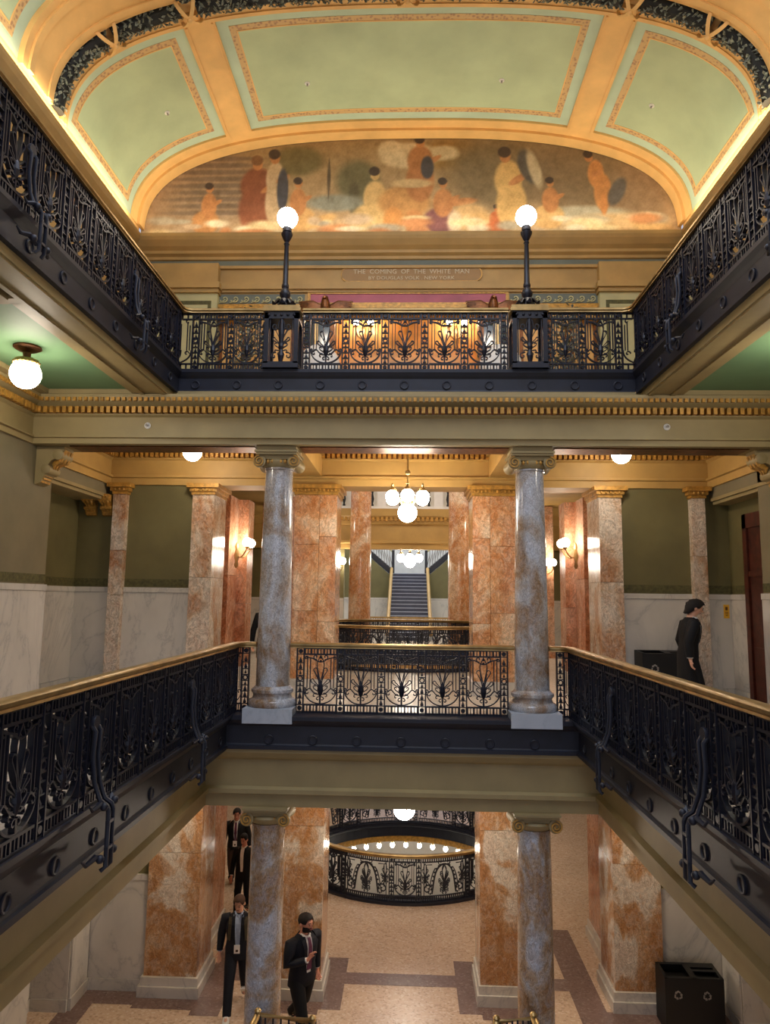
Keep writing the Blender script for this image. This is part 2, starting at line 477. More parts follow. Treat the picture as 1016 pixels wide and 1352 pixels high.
# ---------------------------------------------------------------- entablatures
def dentils(p0, p1, out, z0, z1, w, pitch, depth, mat, parent, name='dentil'):
    """a run of small blocks along a straight XY line"""
    a, b = Vector(p0), Vector(p1); L = (b-a).length; d = (b-a)/L; n = Vector((d.y, -d.x))
    if name == 'dentil': part('dentil_shade', MB().sweep([tuple(a), tuple(b)], [(out, z0), (out+.006, z0), (out+.006, z1), (out, z1)]), M['bronze'], parent)  # dark strip painted in as shade between the dentils
    mb = MB(); k = int(L/pitch)
    for i in range(k):
        c = a + d*((i+0.5)*L/k)
        q = [c-d*w/2+n*out, c+d*w/2+n*out, c+d*w/2+n*(out+depth), c-d*w/2+n*(out+depth)]
        mb.add([(p.x, p.y, z0) for p in q] + [(p.x, p.y, z1) for p in q],
               [(0,3,2,1),(4,5,6,7),(0,1,5,4),(1,2,6,5),(2,3,7,6),(3,0,4,7)])
    return part(name, mb, mat, parent, kind='stuff')
def entabl(path, z, mat, dent=True, low=0.0):
    pr = [(0, z), (0.03, z), (0.03, z+0.13), (0.075, z+0.145), (0.075, z+0.185), (0.0, z+0.20), (0, z+0.49), (0.05, z+0.52), (0.05, z+0.64),
          (0.09, z+0.66), (0.17, z+0.70), (0.19, z+0.78), (0.19, z+0.81), (-0.12, z+0.84), (-0.12, z)]
    pr = [(o, q-low if q > z+0.01 and q < z+0.83 and low and q-z > .3 else (z+(q-z)*.63 if low and .05 < q-z <= .3 else (q-low if low and q-z > .3 else q))) for o, q in pr]
    t = trim(MB().sweep(path, pr), mat)
    if dent:
        for a, b in zip(path, path[1:]):
            dentils(a, b, 0.05, z+0.535-low, z+0.632-low, 0.056, 0.098, 0.09, M['gilt'], t)
            dentils(a, b, 0.165, z+0.70-low, z+0.755-low, 0.05, 0.085, 0.045, M['gilt'], t, 'bead_row')
            d = (Vector(b)-Vector(a)).normalized()
    return t
# middle storey: along both side walls and across the columns
E1 = WX-0.012
entabl([(-E1, -2), (-E1, 10.4), (E1, 10.4), (E1, -2)], 4.05, M['beam'], low=0.07)
trim(MB().box(-WX-0.3, WX+0.3, 10.5, 11.02, 4.05, 4.92), M['beam'])
trim(MB().box(-5.2, -2.3, 10.52, 10.95, 4.035, 4.055).box(-1.6, 1.6, 10.52, 10.95, 4.035, 4.055).box(2.3, 5.2, 10.52, 10.95, 4.035, 4.055), M['bronze'])
entabl([(-E1, 11.06), (-E1, BY-.01), (E1, BY-.01), (E1, 11.06)], 3.88, M['beam_warm'])
trim(MB().box(-8, 8, BY+0.1, BY+0.6, 3.88, 4.74), M['beam_warm'])
for sx in (-1, 1):      # cross beams from columns to piers
    x0, x1 = min(sx*1.6, sx*2.15), max(sx*1.6, sx*2.15)
    trim(MB().box(x0, x1, 11.02, BY, 4.06, 4.74).box(x0-0.05, x1+0.05, 11.05, BY, 4.45, 4.55), M['beam_warm'])
# lower storey beams round the well
pr1 = [(0, -1.27), (0.02, -1.27), (0.02, -1.10), (0.07, -1.08), (0.07, -1.02), (0, -0.99), (0, -0.62), (0.05, -0.58), (0.10, -0.50), (0.10, -0.44), (-0.4, -0.44), (-0.4, -1.27)]
trim(MB().sweep([(-2.85, -2), (-2.85, 10.55), (2.85, 10.55), (2.85, -2)], pr1), M['beam'])
trim(MB().box(-WX, WX, 10.56, 11.05, -1.27, -0.44), M['beam'])

# ---------------------------------------------------------------- cast iron fascias (structure), with rosettes
def fascia(path, z0, z1, nose, mat=None):
    pr = [(0, z0), (0.035, z0), (0.035, z0+0.05), (0.01, z0+0.06), (0, z0+0.08), (0, z1-0.15), (nose*0.5, z1-0.11), (nose, z1-0.06), (nose, z1-0.01), (nose-0.02, z1), (-0.30, z1), (-0.30, z0)]
    return trim(MB().sweep(path, pr), M['iron_dark'])
def rosettes(par, pts, nrm):
    me = None
    for p in pts:
        mb = MB()
        if me is None:
            r = MB().lathe((0, 0, 0), [(0.070, 0), (0.070, -0.014), (0.062, -0.02), (0.050, -0.018), (0.046, -0.006), (0.001, -0.004)], 14, 'y')
            me = r.mesh('rosette', M['iron_dark'], 40)
        o = put('rosette', me, par, p, (0, 0, nrm))
fa2 = fascia([(-2.55, -2), (-2.55, 10.46), (2.55, 10.46), (2.55, -2)], -0.45, 0.03, 0.07)
fa2b = MB().box(-2.5, 2.5, 10.46, 11.0, -0.06, 0.025)
part('ledge', fa2b, M['iron'], fa2)
rosettes(fa2, [(x*0.64, 10.46, -0.31) for x in range(-3, 4)], 0)
rosettes(fa2, [(-2.55, 10.1-0.66*k, -0.29) for k in range(12)], radians(90))
rosettes(fa2, [(2.55, 10.1-0.66*k, -0.29) for k in range(12)], radians(-90))
fa3 = fascia([(-3.57, -2), (-3.57, 10.62), (3.57, 10.62), (3.57, -2)], 4.90, 5.31, 0.06)
rosettes(fa3, [(x*0.66, 10.62, 5.06) for x in range(-5, 6)], 0)
rosettes(fa3, [(-3.57, 10.2-0.66*k, 5.06) for k in range(10)], radians(90))
rosettes(fa3, [(3.57, 10.2-0.66*k, 5.06) for k in range(10)], radians(-90))

# ---------------------------------------------------------------- walls
def slabs(par, x0, x1, n, y, z0, z1, axis='x', face=-1, mat=None, name='marble_slab'):
    """wainscot slabs with open joints, laid on a wall plane; axis is the running direction"""
    w = (x1-x0)/n
    for k in range(n):
        a, b = x0+k*w+0.004, x0+(k+1)*w-0.004
        for za, zb, t in ((z0+0.20, z1-0.10, 0.03), (z0, z0+0.195, 0.05), (z1-0.095, z1, 0.045)):
            q = (y, y+face*t)
            q = (min(q), max(q))
            mb = MB().box(a, b, q[0], q[1], za, zb) if axis == 'x' else MB().box(q[0], q[1], a, b, za, zb)
            part(name, mb, mat or M['marble'], par)
def stencil_band(par, x0, x1, y, z0, z1, axis='x', face=-1):
    q = sorted((y, y+face*0.006))
    part('stencil_border', MB().box(x0, x1, q[0], q[1], z0, z1) if axis == 'x' else MB().box(q[0], q[1], x0, x1, z0, z1), M['stencil_dark'], par)
WH = 1.90
for sx, side in ((-1, 'left'), (1, 'right')):
    rx = 6.33 if sx < 0 else 6.08
    def B(a, b, *r): return MB().box(min(sx*a, sx*b), max(sx*a, sx*b), *r)
    # middle storey side wall up to the recess, header above it, recess back
    w = struct('wall_'+side, B(WX, WX+0.5, -2, 11.1 if sx < 0 else 11.45, 0, 4.9), M['wall_grey'])
    slabs(w, 1.0, 11.1 if sx < 0 else 11.45, 8, sx*WX, 0, WH, 'y', -sx)
    stencil_band(w, 0, 11.1 if sx < 0 else 11.45, sx*WX, WH+0.02, WH+0.16, 'y', -sx)
    part('header', B(WX, WX+0.7, 11.1, BY, 3.62, 4.9), M['wall_grey'], w)
    part('header_moulding', B(WX+0.02, WX+0.6, 11.1, BY-0.1, 3.56, 3.62).box(min(sx*(WX-.02), sx*(WX+.1)), max(sx*(WX-.02), sx*(WX+.1)), 11.1, BY-.1, 3.62, 3.68), M['beam'], w)
    part('recess_back', B(rx, rx+0.2, 11.1, BY, 0, 3.62), M['wall'], w)
    slabs(w, 11.1, BY, 2, sx*rx, 0, WH, 'y', -sx)
    stencil_band(w, 11.1, BY, sx*rx, WH+0.02, WH+0.16, 'y', -sx)
    # back wall of the middle storey between corner and outer pier
    bw = struct('wall_back_'+side, B(4.09, 6.6, BY, BY+0.3, 0, 3.9), M['wall'])
    xs = sorted((sx*5.6, sx*rx)); slabs(bw, xs[0], xs[1], 1, BY, 0, WH)
    xs = sorted((sx*4.05, sx*5.35)); slabs(bw, xs[0], xs[1], 1, BY, 0, WH)
    xs = sorted((sx*4.05, sx*rx)); stencil_band(bw, xs[0], xs[1], BY, WH+0.02, WH+0.16)
    # lower storey walls
    lw = struct('wall_'+side, B(5.62, 6.0, 12.6, BY, F1, -0.5), M['wall'])
    part('wall_field', B(5.62, 6.4, -2, 11.2, F1, -0.5), M['wall'], lw)
    part('recess_back', B(6.3, 6.5, 11.2, 12.6, F1, -0.5), M['wall'], lw)
    slabs(lw, 12.6, BY-0.05, 1, sx*5.62, F1, F1+1.97, 'y', -sx)
    slabs(lw, 2, 11.2, 7, sx*5.62, F1, F1+1.97, 'y', -sx)
    slabs(lw, 11.2, 12.6, 1, sx*6.3, F1, F1+1.97, 'y', -sx)
    xs = sorted((sx*5.62, sx*6.3)); slabs(lw, xs[0], xs[1], 1, 12.6, F1, F1+1.97)
    lb = struct('wall_back_'+side, B(4.58, 6.4, BY, BY+0.3, F1, -0.5), M['wall'])
    xs = sorted((sx*4.58, sx*5.6)); slabs(lb, xs[0], xs[1], 1, BY, F1, F1+1.97)
    # corridor side walls and far wall
    struct('wall_corridor_'+side, B(6.6, 6.8, BY+0.3, 25.2, F1, 4.7), M['wall'])
    fw = struct('wall_far_'+side, B(2.25, 8, 25.2, 25.4, F1, 4.8), M['wall'])
    xs = sorted((sx*2.25, sx*6.6)); slabs(fw, xs[0], xs[1], 3, 25.2, 0, 1.75); slabs(fw, xs[0], xs[1], 3, 25.2, F1, F1+1.9)
# upper gallery side walls
for sx, side in ((-1, 'left'), (1, 'right')):
    struct('wall_'+side, MB().box(min(sx*WX, sx*6.2), max(sx*WX, sx*6.2), -2, 14.6, 5.3, 9.3), M['cornice'])

# ---------------------------------------------------------------- rotunda hall beyond, balcony and far stair hall
pe = [(0, 3.52), (0.04, 3.52), (0.04, 3.7), (0.1, 3.73), (0.1, 3.8), (0, 3.82), (0, 4.38), (0.08, 4.42), (0.12, 4.6), (0.22, 4.7), (0.25, 4.95), (-0.4, 4.95), (-0.4, 3.52)]
eb = trim(MB().sweep([(-8, 25.1), (8, 25.1)], pe), M['beam_warm'])
dentils((-3.4, 25.1), (3.4, 25.1), 0.1, 4.52, 4.66, 0.09, 0.16, 0.08, M['gilt'], eb)
wfm = MB()
for q in (-1, 1): wfm.poly([(q*0.92+.1, 0), (q*0.92+.1, 2.9), (q*2.2+.1, 4.0), (q*4.15+.1, 5.65), (q*4.15+.1, 0)], 36.0, 36.15)
wf = struct('wall_far', wfm, M['wall'])
slabs(wf, -4.0, -0.84, 2, 36.0, 0, 1.8); slabs(wf, 1.04, 4.0, 2, 36.0, 0, 1.8)
struct('wall_landing', MB().box(-4.2, 4.4, 38.4, 38.6, 0, 8.9), M['white'])
for sx, side in ((-1, 'left'), (1, 'right')):
    struct('wall_stair_'+side, MB().box(min(sx*4.2, sx*4.4), max(sx*4.2, sx*4.4), 25.4, 38.4, 0, 8.9), M['white'])
struct('wall_upper_far', MB().box(-8, 8, 26.6, 26.8, 4.95, 9.0), M['white'])
# white turned-baluster balcony
bal = thing('balcony_balustrade', 'white balcony balustrade high above the rotunda beyond the chandelier', 'railing', (0.1, 25.0, 4.95))
part('top_rail', MB().box(-3.3, 3.3, -0.08, 0.1, 0.72, 0.84), M['white'], bal)
part('base_rail', MB().box(-3.3, 3.3, -0.08, 0.1, 0.0, 0.1), M['white'], bal)
bme = MB().lathe((0, 0, 0), [(0.05, 0.1), (0.05, 0.16), (0.03, 0.2), (0.065, 0.36), (0.03, 0.56), (0.05, 0.66), (0.05, 0.72)], 8).mesh('baluster', M['black'], 40)
for k in range(-9, 10):
    if k % 3 != 0: put('baluster', bme, bal, (k*0.34, 0, 0))
pme = MB().box(-0.16, 0.16, -0.07, 0.09, 0.1, 0.72).mesh('pedestal', M['white'])
for k in range(-9, 10, 3): put('pedestal', pme, bal, (k*0.34, 0, 0))
# stair
st = thing('staircase', 'dark blue grey staircase rising straight between pale stringers at the far end', 'staircase', (0.1, 29.9, 0))
for k in range(18):
    z = 0.169*(k+1)
    sp_ = part('step', MB().box(-0.86, 0.86, 0.339*k, 0.339*(k+1)+0.03, z-0.169, z-0.03), M['stair'], st)
    part('lit_nosing', MB().box(-0.86, 0.86, 0.339*k-0.03, 0.339*(k+1)+0.03, z-0.03, z), M['lit_nosing'], sp_)  # tread top coloured pale, as if catching the light
for sx in (-1, 1):
    part('stringer', MB().tube([(sx*0.92, -0.1, 0.25), (sx*0.92, 6.1, 3.30)], 0.08, 6), M['cornice'], st)
struct('floor_landing', MB().box(-4.2, 4.4, 36.16, 38.4, 2.8, 3.04), M['stair'])
for sx, nm in ((-1, 'left'), (1, 'right')):
    fl2 = thing('upper_flight', 'dark upper stair flight rising to the %s above the green wall at the far end' % nm, 'staircase', (0.1, 36.2, 3.05))
    part('underside', MB().poly([(sx*0.85, -0.15), (sx*0.85, 0.2), (sx*4.1, 2.95), (sx*4.1, 2.6)], 0.0, 2.0), M['iron_dark'], fl2)
    part('handrail', MB().tube([(sx*0.85, 0, 1.1), (sx*4.1, 0, 3.9)], 0.06, 6), M['cream'], fl2)
    part('newel', MB().box(sx*0.85-.07, sx*0.85+.07, -.07, .07, 0.0, 1.2), M['iron_dark'], fl2)
    rl = MB()
    for k in range(24):
        t = k/23.0; x = sx*(0.9+3.15*t); z = 0.2+2.7*t
        rl.box(x-.02, x+.02, -.02, .02, z, z+.88)
        if k < 23: rl.tube([(x, 0, z+.2), (x+sx*.137, 0, z+.75)], 0.018, 4)
    part('baluster_rank', rl, M['grey'], fl2, kind='stuff')
sr = thing('stair_foot_rail', 'low brass topped iron rail in front of the far staircase', 'railing', (0.1, 29.6, 0))
part('handrail', MB().box(-2.3, 2.3, -0.05, 0.05, 0.93, 1.0), M['brass'], sr)
rl = MB()
for k in range(47): rl.box(-2.3+k*0.1-0.012, -2.3+k*0.1+0.012, -0.012, 0.012, 0, 0.93)
part('baluster_rank', rl, M['iron'], sr, kind='stuff')
# ------------------------------------------------------------------ barrel vault
VA, VZ, VB, VN = 5.6, 9.15, 2.28, 2.7
def vprof(x0, x1, off=0.0, n=24):
    """points of the vault section from x0 to x1, moved off metres inward"""
    def th(x): return math.acos(max(-1, min(1, math.copysign(min(1, abs(x)/VA)**(VN/2), x))))
    def pt(t):
        c, s_ = cos(t), sin(t)
        return Vector((VA*math.copysign(abs(c)**(2/VN), c), VZ+VB*abs(s_)**(2/VN)))
    a, b = th(x0), th(x1); out = []
    for i in range(n+1):
        t = a+(b-a)*i/n
        p = pt(t); c, s_ = cos(t), sin(t)
        nx = math.copysign((abs(p.x)/VA)**(VN-1)/VA, c); nz = (max(0, (p.y-VZ))/VB)**(VN-1)/VB
        L = sqrt(nx*nx+nz*nz) or 1
        out.append((p.x-off*nx/L, p.y-off*nz/L))
    return out
TAB = []
_q = None; _l = 0.0
for _k in range(4001):
    _t = pi-pi*_k/4000; _c, _s = cos(_t), sin(_t)
    _p = Vector((VA*math.copysign(abs(_c)**(2/VN), _c), VB*max(0, _s)**(2/VN)))
    if _q is not None: _l += (_p-_q).length
    _q = _p; TAB.append((_l, _p.x))
def x_at(s_):
    """x on the section at arc length s_ from the left springing"""
    for (a, xa), (b, xb) in zip(TAB, TAB[1:]):
        if a <= s_ <= b: return xa+(xb-xa)*(s_-a)/max(1e-9, b-a)
    return TAB[-1][1]
def s_at(x): return min(TAB, key=lambda q: abs(q[1]-x))[0]
SL = TAB[-1][0]
def vslab(mb, x0, x1, y0, y1, o0, o1, n=24):
    A = vprof(x0, x1, o0, n); B = vprof(x0, x1, o1, n); m = n+1
    vs = []
    for P in (A, B):
        for y in (y0, y1): vs += [(x, y, z) for x, z in P]
    fs = []
    for i in range(n):
        a0, a1, b0, b1 = i, m+i, 2*m+i, 3*m+i
        fs += [(b0, b0+1, b1+1, b1), (a0, a1, a1+1, a0+1), (a0, a0+1, b0+1, b0), (a1, b1, b1+1, a1+1)]
    fs += [(0, 2*m, 3*m, m), (n, m+n, 3*m+n, 2*m+n)]
    return mb.add(vs, fs)
E_ = 5.598
vault = struct('ceiling', vslab(MB(), -E_, E_, -2, 13.64, -0.25, -0.02, 60), M['rib'], 35)
def vpart(name, mat, *sl, sm=35):
    mb = MB()
    for s_ in sl: vslab(mb, *s_)
    return part(name, mb, mat, vault, sm)
XR0, XR1 = 3.20, 3.72
def coffer(s0, s1, y0, y1, n):
    """painted field with pale frame and stencilled border inside an apricot moulding; s along the section"""
    def X(q): return x_at(q)
    vpart('vault_frame', M['vault_pale'], (X(s0), X(s1), y0, y1, -0.02, 0.0, n))
    a = 0.19; b = 0.32; g = 0.02
    vpart('vault_field', M['vault_green'], (X(s0+b), X(s1-b), y0+b, y1-b, 0.0, 0.006, n))
    vpart('vault_border', M['stencil'], (X(s0+a), X(s1-a), y0+a, y0+b-g, 0.0, 0.006, n), (X(s0+a), X(s1-a), y1-b+g, y1-a, 0.0, 0.006, n),
          (X(s0+a), X(s0+b-g), y0+b-g, y1-b+g, 0.0, 0.006, 4), (X(s1-b+g), X(s1-a), y0+b-g, y1-b+g, 0.0, 0.006, 4))
    vpart('vault_fillet', M['rib'], (X(s0+b-g), X(s1-b+g), y0+b-g, y0+b, 0.0, 0.012, n), (X(s0+b-g), X(s1-b+g), y1-b, y1-b+g, 0.0, 0.012, n),
          (X(s0+b-g), X(s0+b), y0+b, y1-b, 0.0, 0.012, 4), (X(s1-b), X(s1-b+g), y0+b, y1-b, 0.0, 0.012, 4))
SA, SB = s_at(-XR1), s_at(-XR0)
coffer(0.22, SA, 10.38, 13.12, 18); coffer(SL-SA, SL-0.22, 10.38, 13.12, 18)
coffer(SB, SL-SB, 10.38, 13.12, 24)
coffer(0.22, SA, 1.0, 9.0, 18); coffer(SL-SA, SL-0.22, 1.0, 9.0, 18)
# ribs (raised bands)
vpart('rib', M['rib'], (-E_, E_, 10.18, 10.38, -0.02, 0.06, 60), (-E_, E_, 10.29, 10.34, 0.06, 0.08, 60))
vpart('rib', M['rib'], (-E_, E_, 9.0, 9.86, -0.02, 0.09, 60), (-E_, E_, 9.12, 9.24, 0.09, 0.13, 60), (-E_, E_, 9.68, 9.78, 0.09, 0.12, 60))
vpart('rib', M['rib'], (-E_, E_, 13.12, 13.45, -0.02, 0.05, 60), (-E_, E_, 13.34, 13.60, 0.04, 0.11, 60))
for sx in (-1, 1):
    a, b = sorted((sx*XR0, sx*XR1))
    vpart('rib', M['rib'], (a, b, 10.38, 13.12, -0.02, 0.06, 6), (a+0.03, a+0.06, 10.38, 13.12, 0.06, 0.08, 2), (b-0.06, b-0.03, 10.38, 13.12, 0.06, 0.08, 2))
    vpart('rib', M['rib'], (a-0.1, a+0.08, 0, 9.86, -0.02, 0.09, 4), (b-0.08, b+0.1, 0, 9.86, -0.02, 0.09, 4))
    q0, q1 = (0.0, 0.2) if sx < 0 else (SL-0.2, SL)
    vpart('springing', M['rib'], (x_at(q0), x_at(q1), -2, 13.5, -0.02, 0.03, 4))
# skylight over the well, in its moulded frame
vpart('skylight_frame', M['beam'], (-3.05, 3.05, 8.9, 9.0, -0.02, 0.05, 16), (-3.05, -2.8, 0.5, 9.0, -0.02, 0.05, 4), (2.8, 3.05, 0.5, 9.0, -0.02, 0.05, 4))
vpart('skylight_panel', M['bronze'], (-2.7, 2.7, 7.6, 8.85, 0.0, 0.02, 16))
# leafy dark garlands
def garland(name, pts, r, seed):
    rnd = random.Random(seed); mb = MB()
    P = [Vector(p) for p in pts]
    for i in range(len(P)-1):
        t = (P[i+1]-P[i]); L = t.length; t.normalize()
        a = t.cross(Vector((0.3, 0.5, 0.81))).normalized(); b = t.cross(a)
        for k in range(int(L*230)):
            q = rnd.random()*2*pi; nrm = a*cos(q)+b*sin(q); sd = t.cross(nrm)
            c = P[i]+t*(rnd.random()*L)+nrm*r*0.78
            l, w = rnd.uniform(.06, .10), rnd.uniform(.02, .034)
            tip = c+t*l*rnd.choice((-.8, .8))+nrm*rnd.uniform(.01, .06)+sd*rnd.uniform(-.08, .08)
            m_ = (c+tip)/2+nrm*0.025
            mb.add([c, m_+sd*w, tip, m_-sd*w], [(0, 1, 2), (0, 2, 3)])
    o = part(name, MB().tube(P, r*0.8, 10), M['garland_core'], vault)
    part('leaf_mass', mb, M['leaf_dark'], o, kind='stuff')
    return o
def arc(x0, x1, y, off, n): return [(x, y, z) for x, z in vprof(x0, x1, off, n)]
garland('garland', arc(-5.597, -4.85, 10.03, 0.03, 8), 0.165, 1)
garland('garland', arc(-4.75, -3.68, 10.03, 0.03, 8), 0.165, 2)
garland('garland', arc(-3.4, -0.12, 10.03, 0.03, 14), 0.165, 3)
garland('garland', arc(0.12, 3.4, 10.03, 0.03, 14), 0.165, 4)
garland('garland', arc(3.68, 4.75, 10.03, 0.03, 8), 0.165, 5)
garland('garland', arc(4.85, 5.597, 10.03, 0.03, 8), 0.165, 6)
for sx in (-1, 1):
    x, z = vprof(sx*3.53, sx*3.54, 0.03, 1)[0]
    garland('garland', [(x, y, z) for y in (7.0, 8, 9, 9.85)], 0.15, 8+sx)
# crossed gilt ribbons tying the garland
def ribbon_tie(xc):
    (x, z) = vprof(xc, xc+0.01, 0.03, 1)[0]
    q = vprof(xc-0.16, xc+0.16, 0.06, 2); t = Vector((q[2][0]-q[0][0], 0, q[2][1]-q[0][1])).normalized()
    nn = Vector((t.z, 0, -t.x)); yv = Vector((0, 1, 0)); c = Vector((x, 10.03, z)); mb = MB()
    for s_ in (-1, 1):
        pts = []
        for k in range(11):
            a = pi*k/10
            pts.append(c + yv*(0.24*cos(a)) + nn*(0.24*sin(a)) + t*(s_*0.16*cos(a)))
        mb.tube(pts, [(0.012, 0.034)]*11, 6, flat=t)
    mb.sphere(c+nn*0.25, 0.045, 8, 6)
    part('ribbon', mb, M['rib'], vault, 40)
for xc in (-4.8, -3.54, 0.0, 3.54, 4.8): ribbon_tie(xc)
# small round sprinkler plates on vault and beam
def sprinkler(p, rot, label):
    t = thing('sprinkler_head', label, 'sprinkler', p); t.rotation_euler = rot
    part('plate', MB().lathe((0, 0, 0), [(0.05, 0), (0.05, 0.012), (0.03, 0.02), (0.001, 0.02)], 14), M['white'], t, 40)
    part('nozzle', MB().lathe((0, 0, 0.02), [(0.014, 0), (0.014, 0.03), (0.022, 0.032), (0.001, 0.04)], 8), M['grey'], t, 40)
for xc, lb in ((-4.55, 'tiny white sprinkler plate on the left green vault panel'), (4.5, 'tiny white sprinkler plate on the right green vault panel'),
               (-1.9, 'tiny white sprinkler plate on the left half of the wide central vault panel'), (1.75, 'tiny white sprinkler plate on the right half of the wide central vault panel')):
    (x, z) = vprof(xc, xc+0.01, 0.004, 1)[0]; q = vprof(xc-.05, xc+.05, 0, 2)
    tt = Vector((q[2][0]-q[0][0], q[2][1]-q[0][1])).normalized()
    sprinkler((x, 12.05, z), (0, atan2(tt.y, -tt.x), 0), lb)
sprinkler((-3.94, 10.4, 4.34), (radians(90), 0, 0), 'small white round sprinkler plate on the tan beam left of the columns')
sprinkler((3.94, 10.4, 4.35), (radians(90), 0, 0), 'small white round sprinkler plate on the tan beam right of the columns')

# ------------------------------------------------------------------ cornice of the upper gallery
pc = [(0, 8.62), (0.05, 8.64), (0.05, 8.70), (0.12, 8.74), (0.12, 8.80), (0.20, 8.86), (0.28, 8.96), (0.31, 9.02), (0.31, 9.09), (0.26, 9.10), (0, 9.06)]
trim(MB().sweep([(-WX, -2), (-WX, BY3), (WX, BY3), (WX, -2)], pc), M['cornice'])
ub = struct('wall_back', MB().box(-WX, -1.45, BY3, BY3+0.3, 5.3, 9.075).box(1.45, WX, BY3, BY3+0.3, 5.3, 9.075).box(-1.45, 1.45, BY3, BY3+0.3, 7.5, 9.075), M['cornice'])
def ubp(name, mat, *bx):
    mb = MB()
    for b in bx: mb.box(*b)
    return part(name, mb, mat, ub)
ubp('slate_band', M['blue_band'], (-WX, WX, BY3-0.02, BY3, 8.50, 8.62))
ubp('frieze_moulding', M['cornice'], (-3.85, 3.85, BY3-0.06, BY3, 8.44, 8.50), (-3.85, 3.85, BY3-0.04, BY3, 8.10, 8.16), (-3.85, 3.85, BY3-0.10, BY3, 7.98, 8.08), (-3.85, 3.85, BY3-0.05, BY3, 7.93, 7.98))
ubp('rose_panel', M['pink'], (-1.96, 2.0, BY3-0.012, BY3, 7.72, 7.90))
ubp('panel_frame', M['gilt'], (-2.02, 2.06, BY3-0.03, BY3, 7.90, 7.93), (-2.02, -1.96, BY3-0.03, BY3, 7.69, 7.9), (2.0, 2.06, BY3-0.03, BY3, 7.69, 7.9), (-2.02, 2.06, BY3-0.04, BY3, 7.66, 7.71))
ubp('lower_moulding', M['gilt'], (-3.84, 3.84, BY3-0.09, BY3, 7.56, 7.66))
for sx in (-1, 1):
    a, b = sorted((sx*3.84, sx*WX))
    ubp('pilaster', M['cream'], (a, b, BY3-0.16, BY3, 5.3, 7.86))
    ubp('pilaster_cap', M['cornice'], (a-0.03, b+0.03, BY3-0.22, BY3, 7.86, 7.94), (a-0.06, b+0.06, BY3-0.27, BY3, 7.94, 8.06), (a, b, BY3-0.18, BY3, 8.06, 8.5))
    g = 0.10
    a2, b2 = a+0.12, b-0.12
    ubp('stencil_border', M['stencil_dark'], (a2, b2, BY3-0.165, BY3-0.16, 7.62, 7.70), (a2, a2+0.07, BY3-0.165, BY3-0.16, 6.0, 7.62), (b2-0.07, b2, BY3-0.165, BY3-0.16, 6.0, 7.62))
    # running scroll frieze
    x0, x1 = sorted((sx*2.08, sx*3.84))
    ubp('scroll_ground', M['blue_band'], (x0, x1, BY3-0.012, BY3, 7.70, 7.90))
    n = 8
    for k in range(n):
        c = x0+(k+0.5)*(x1-x0)/n; mb = MB(); pts = []
        for q in range(15):
            a = -pi*0.9+q*0.42; r = 0.085*(1-q/17)
            pts.append((c+r*cos(a)*1.1, 7.80+r*sin(a)))
        mb.ribbon(pts, 0.022, 0.03).ribbon([(c-0.11, 7.72), (c-0.06, 7.73), (c+0.02, 7.79)], 0.02, 0.03)
        part('scroll', mb.xf(lambda x, y, z: (x, y+BY3-0.02, z)), M['cream'], ub)
    # dark doorway beside the lit lobby
    d = struct('door_%d' % (1 if sx < 0 else 2), MB().box(min(sx*1.52, sx*2.1), max(sx*1.52, sx*2.1), BY3-0.05, BY3, 5.3, 7.36), M['glass_dark'])
    x0, x1 = sorted((sx*1.45, sx*2.18))
    part('door_frame', MB().box(x0, x0+0.1, BY3-0.09, BY3, 5.3, 7.4).box(x1-0.1, x1, BY3-0.09, BY3, 5.3, 7.4).box(x0, x1, BY3-0.09, BY3, 7.3, 7.46).box(x0, x1, BY3-.07, BY3, 6.72, 6.78), M['bronze'], d)
    part('door_mullion', MB().box((x0+x1)/2-0.03, (x0+x1)/2+0.03, BY3-0.08, BY3, 5.3, 7.3), M['brass'], d)
    ubp('side_panel', M['amber'], (min(sx*2.25, sx*3.8), max(sx*2.25, sx*3.8), BY3-0.03, BY3, 5.3, 7.5))
    ubp('side_panel_stile', M['bronze'], *[(sx*q-0.035, sx*q+0.035, BY3-0.06, BY3, 5.3, 7.5) for q in (2.3, 2.85, 3.3, 3.76)])
    ubp('transom', M['glass_dark'], (min(sx*0.6, sx*1.3), max(sx*0.6, sx*1.3), BY3-0.012, BY3, 7.46, 7.56), (min(sx*2.4, sx*3.3), max(sx*2.4, sx*3.3), BY3-0.04, BY3, 7.46, 7.55))
ubp('transom_arch', M['gilt'], *[(0.05+0.26*cos(a)-.04, 0.05+0.26*cos(a)+.04, BY3-0.05, BY3, 7.44+0.1*sin(a), 7.50+0.1*sin(a)) for a in [pi*k/12 for k in range(13)]])
# lit lobby behind the central opening
lb = struct('wall_lobby', MB().box(-1.6, 1.6, 14.7, 14.8, 5.3, 7.95), M['amber'])
for k in range(8): part('plank', MB().box(-1.5+k*0.375+0.004, -1.5+(k+1)*0.375-0.004, 14.67, 14.7, 5.3, 7.9), M['amber'], lb)
struct('wall_lobby_left', MB().box(-1.6, -1.5, 13.9, 14.7, 5.3, 7.95), M['amber'])
struct('wall_lobby_right', MB().box(1.5, 1.6, 13.9, 14.7, 5.3, 7.95), M['amber'])
struct('ceiling_lobby', MB().box(-1.6, 1.6, 13.9, 14.8, 7.95, 8.0), M['amber'])
struct('floor_lobby', MB().box(-1.6, 1.6, 13.6, 14.8, 5.2, 5.3), M['floor_up'])
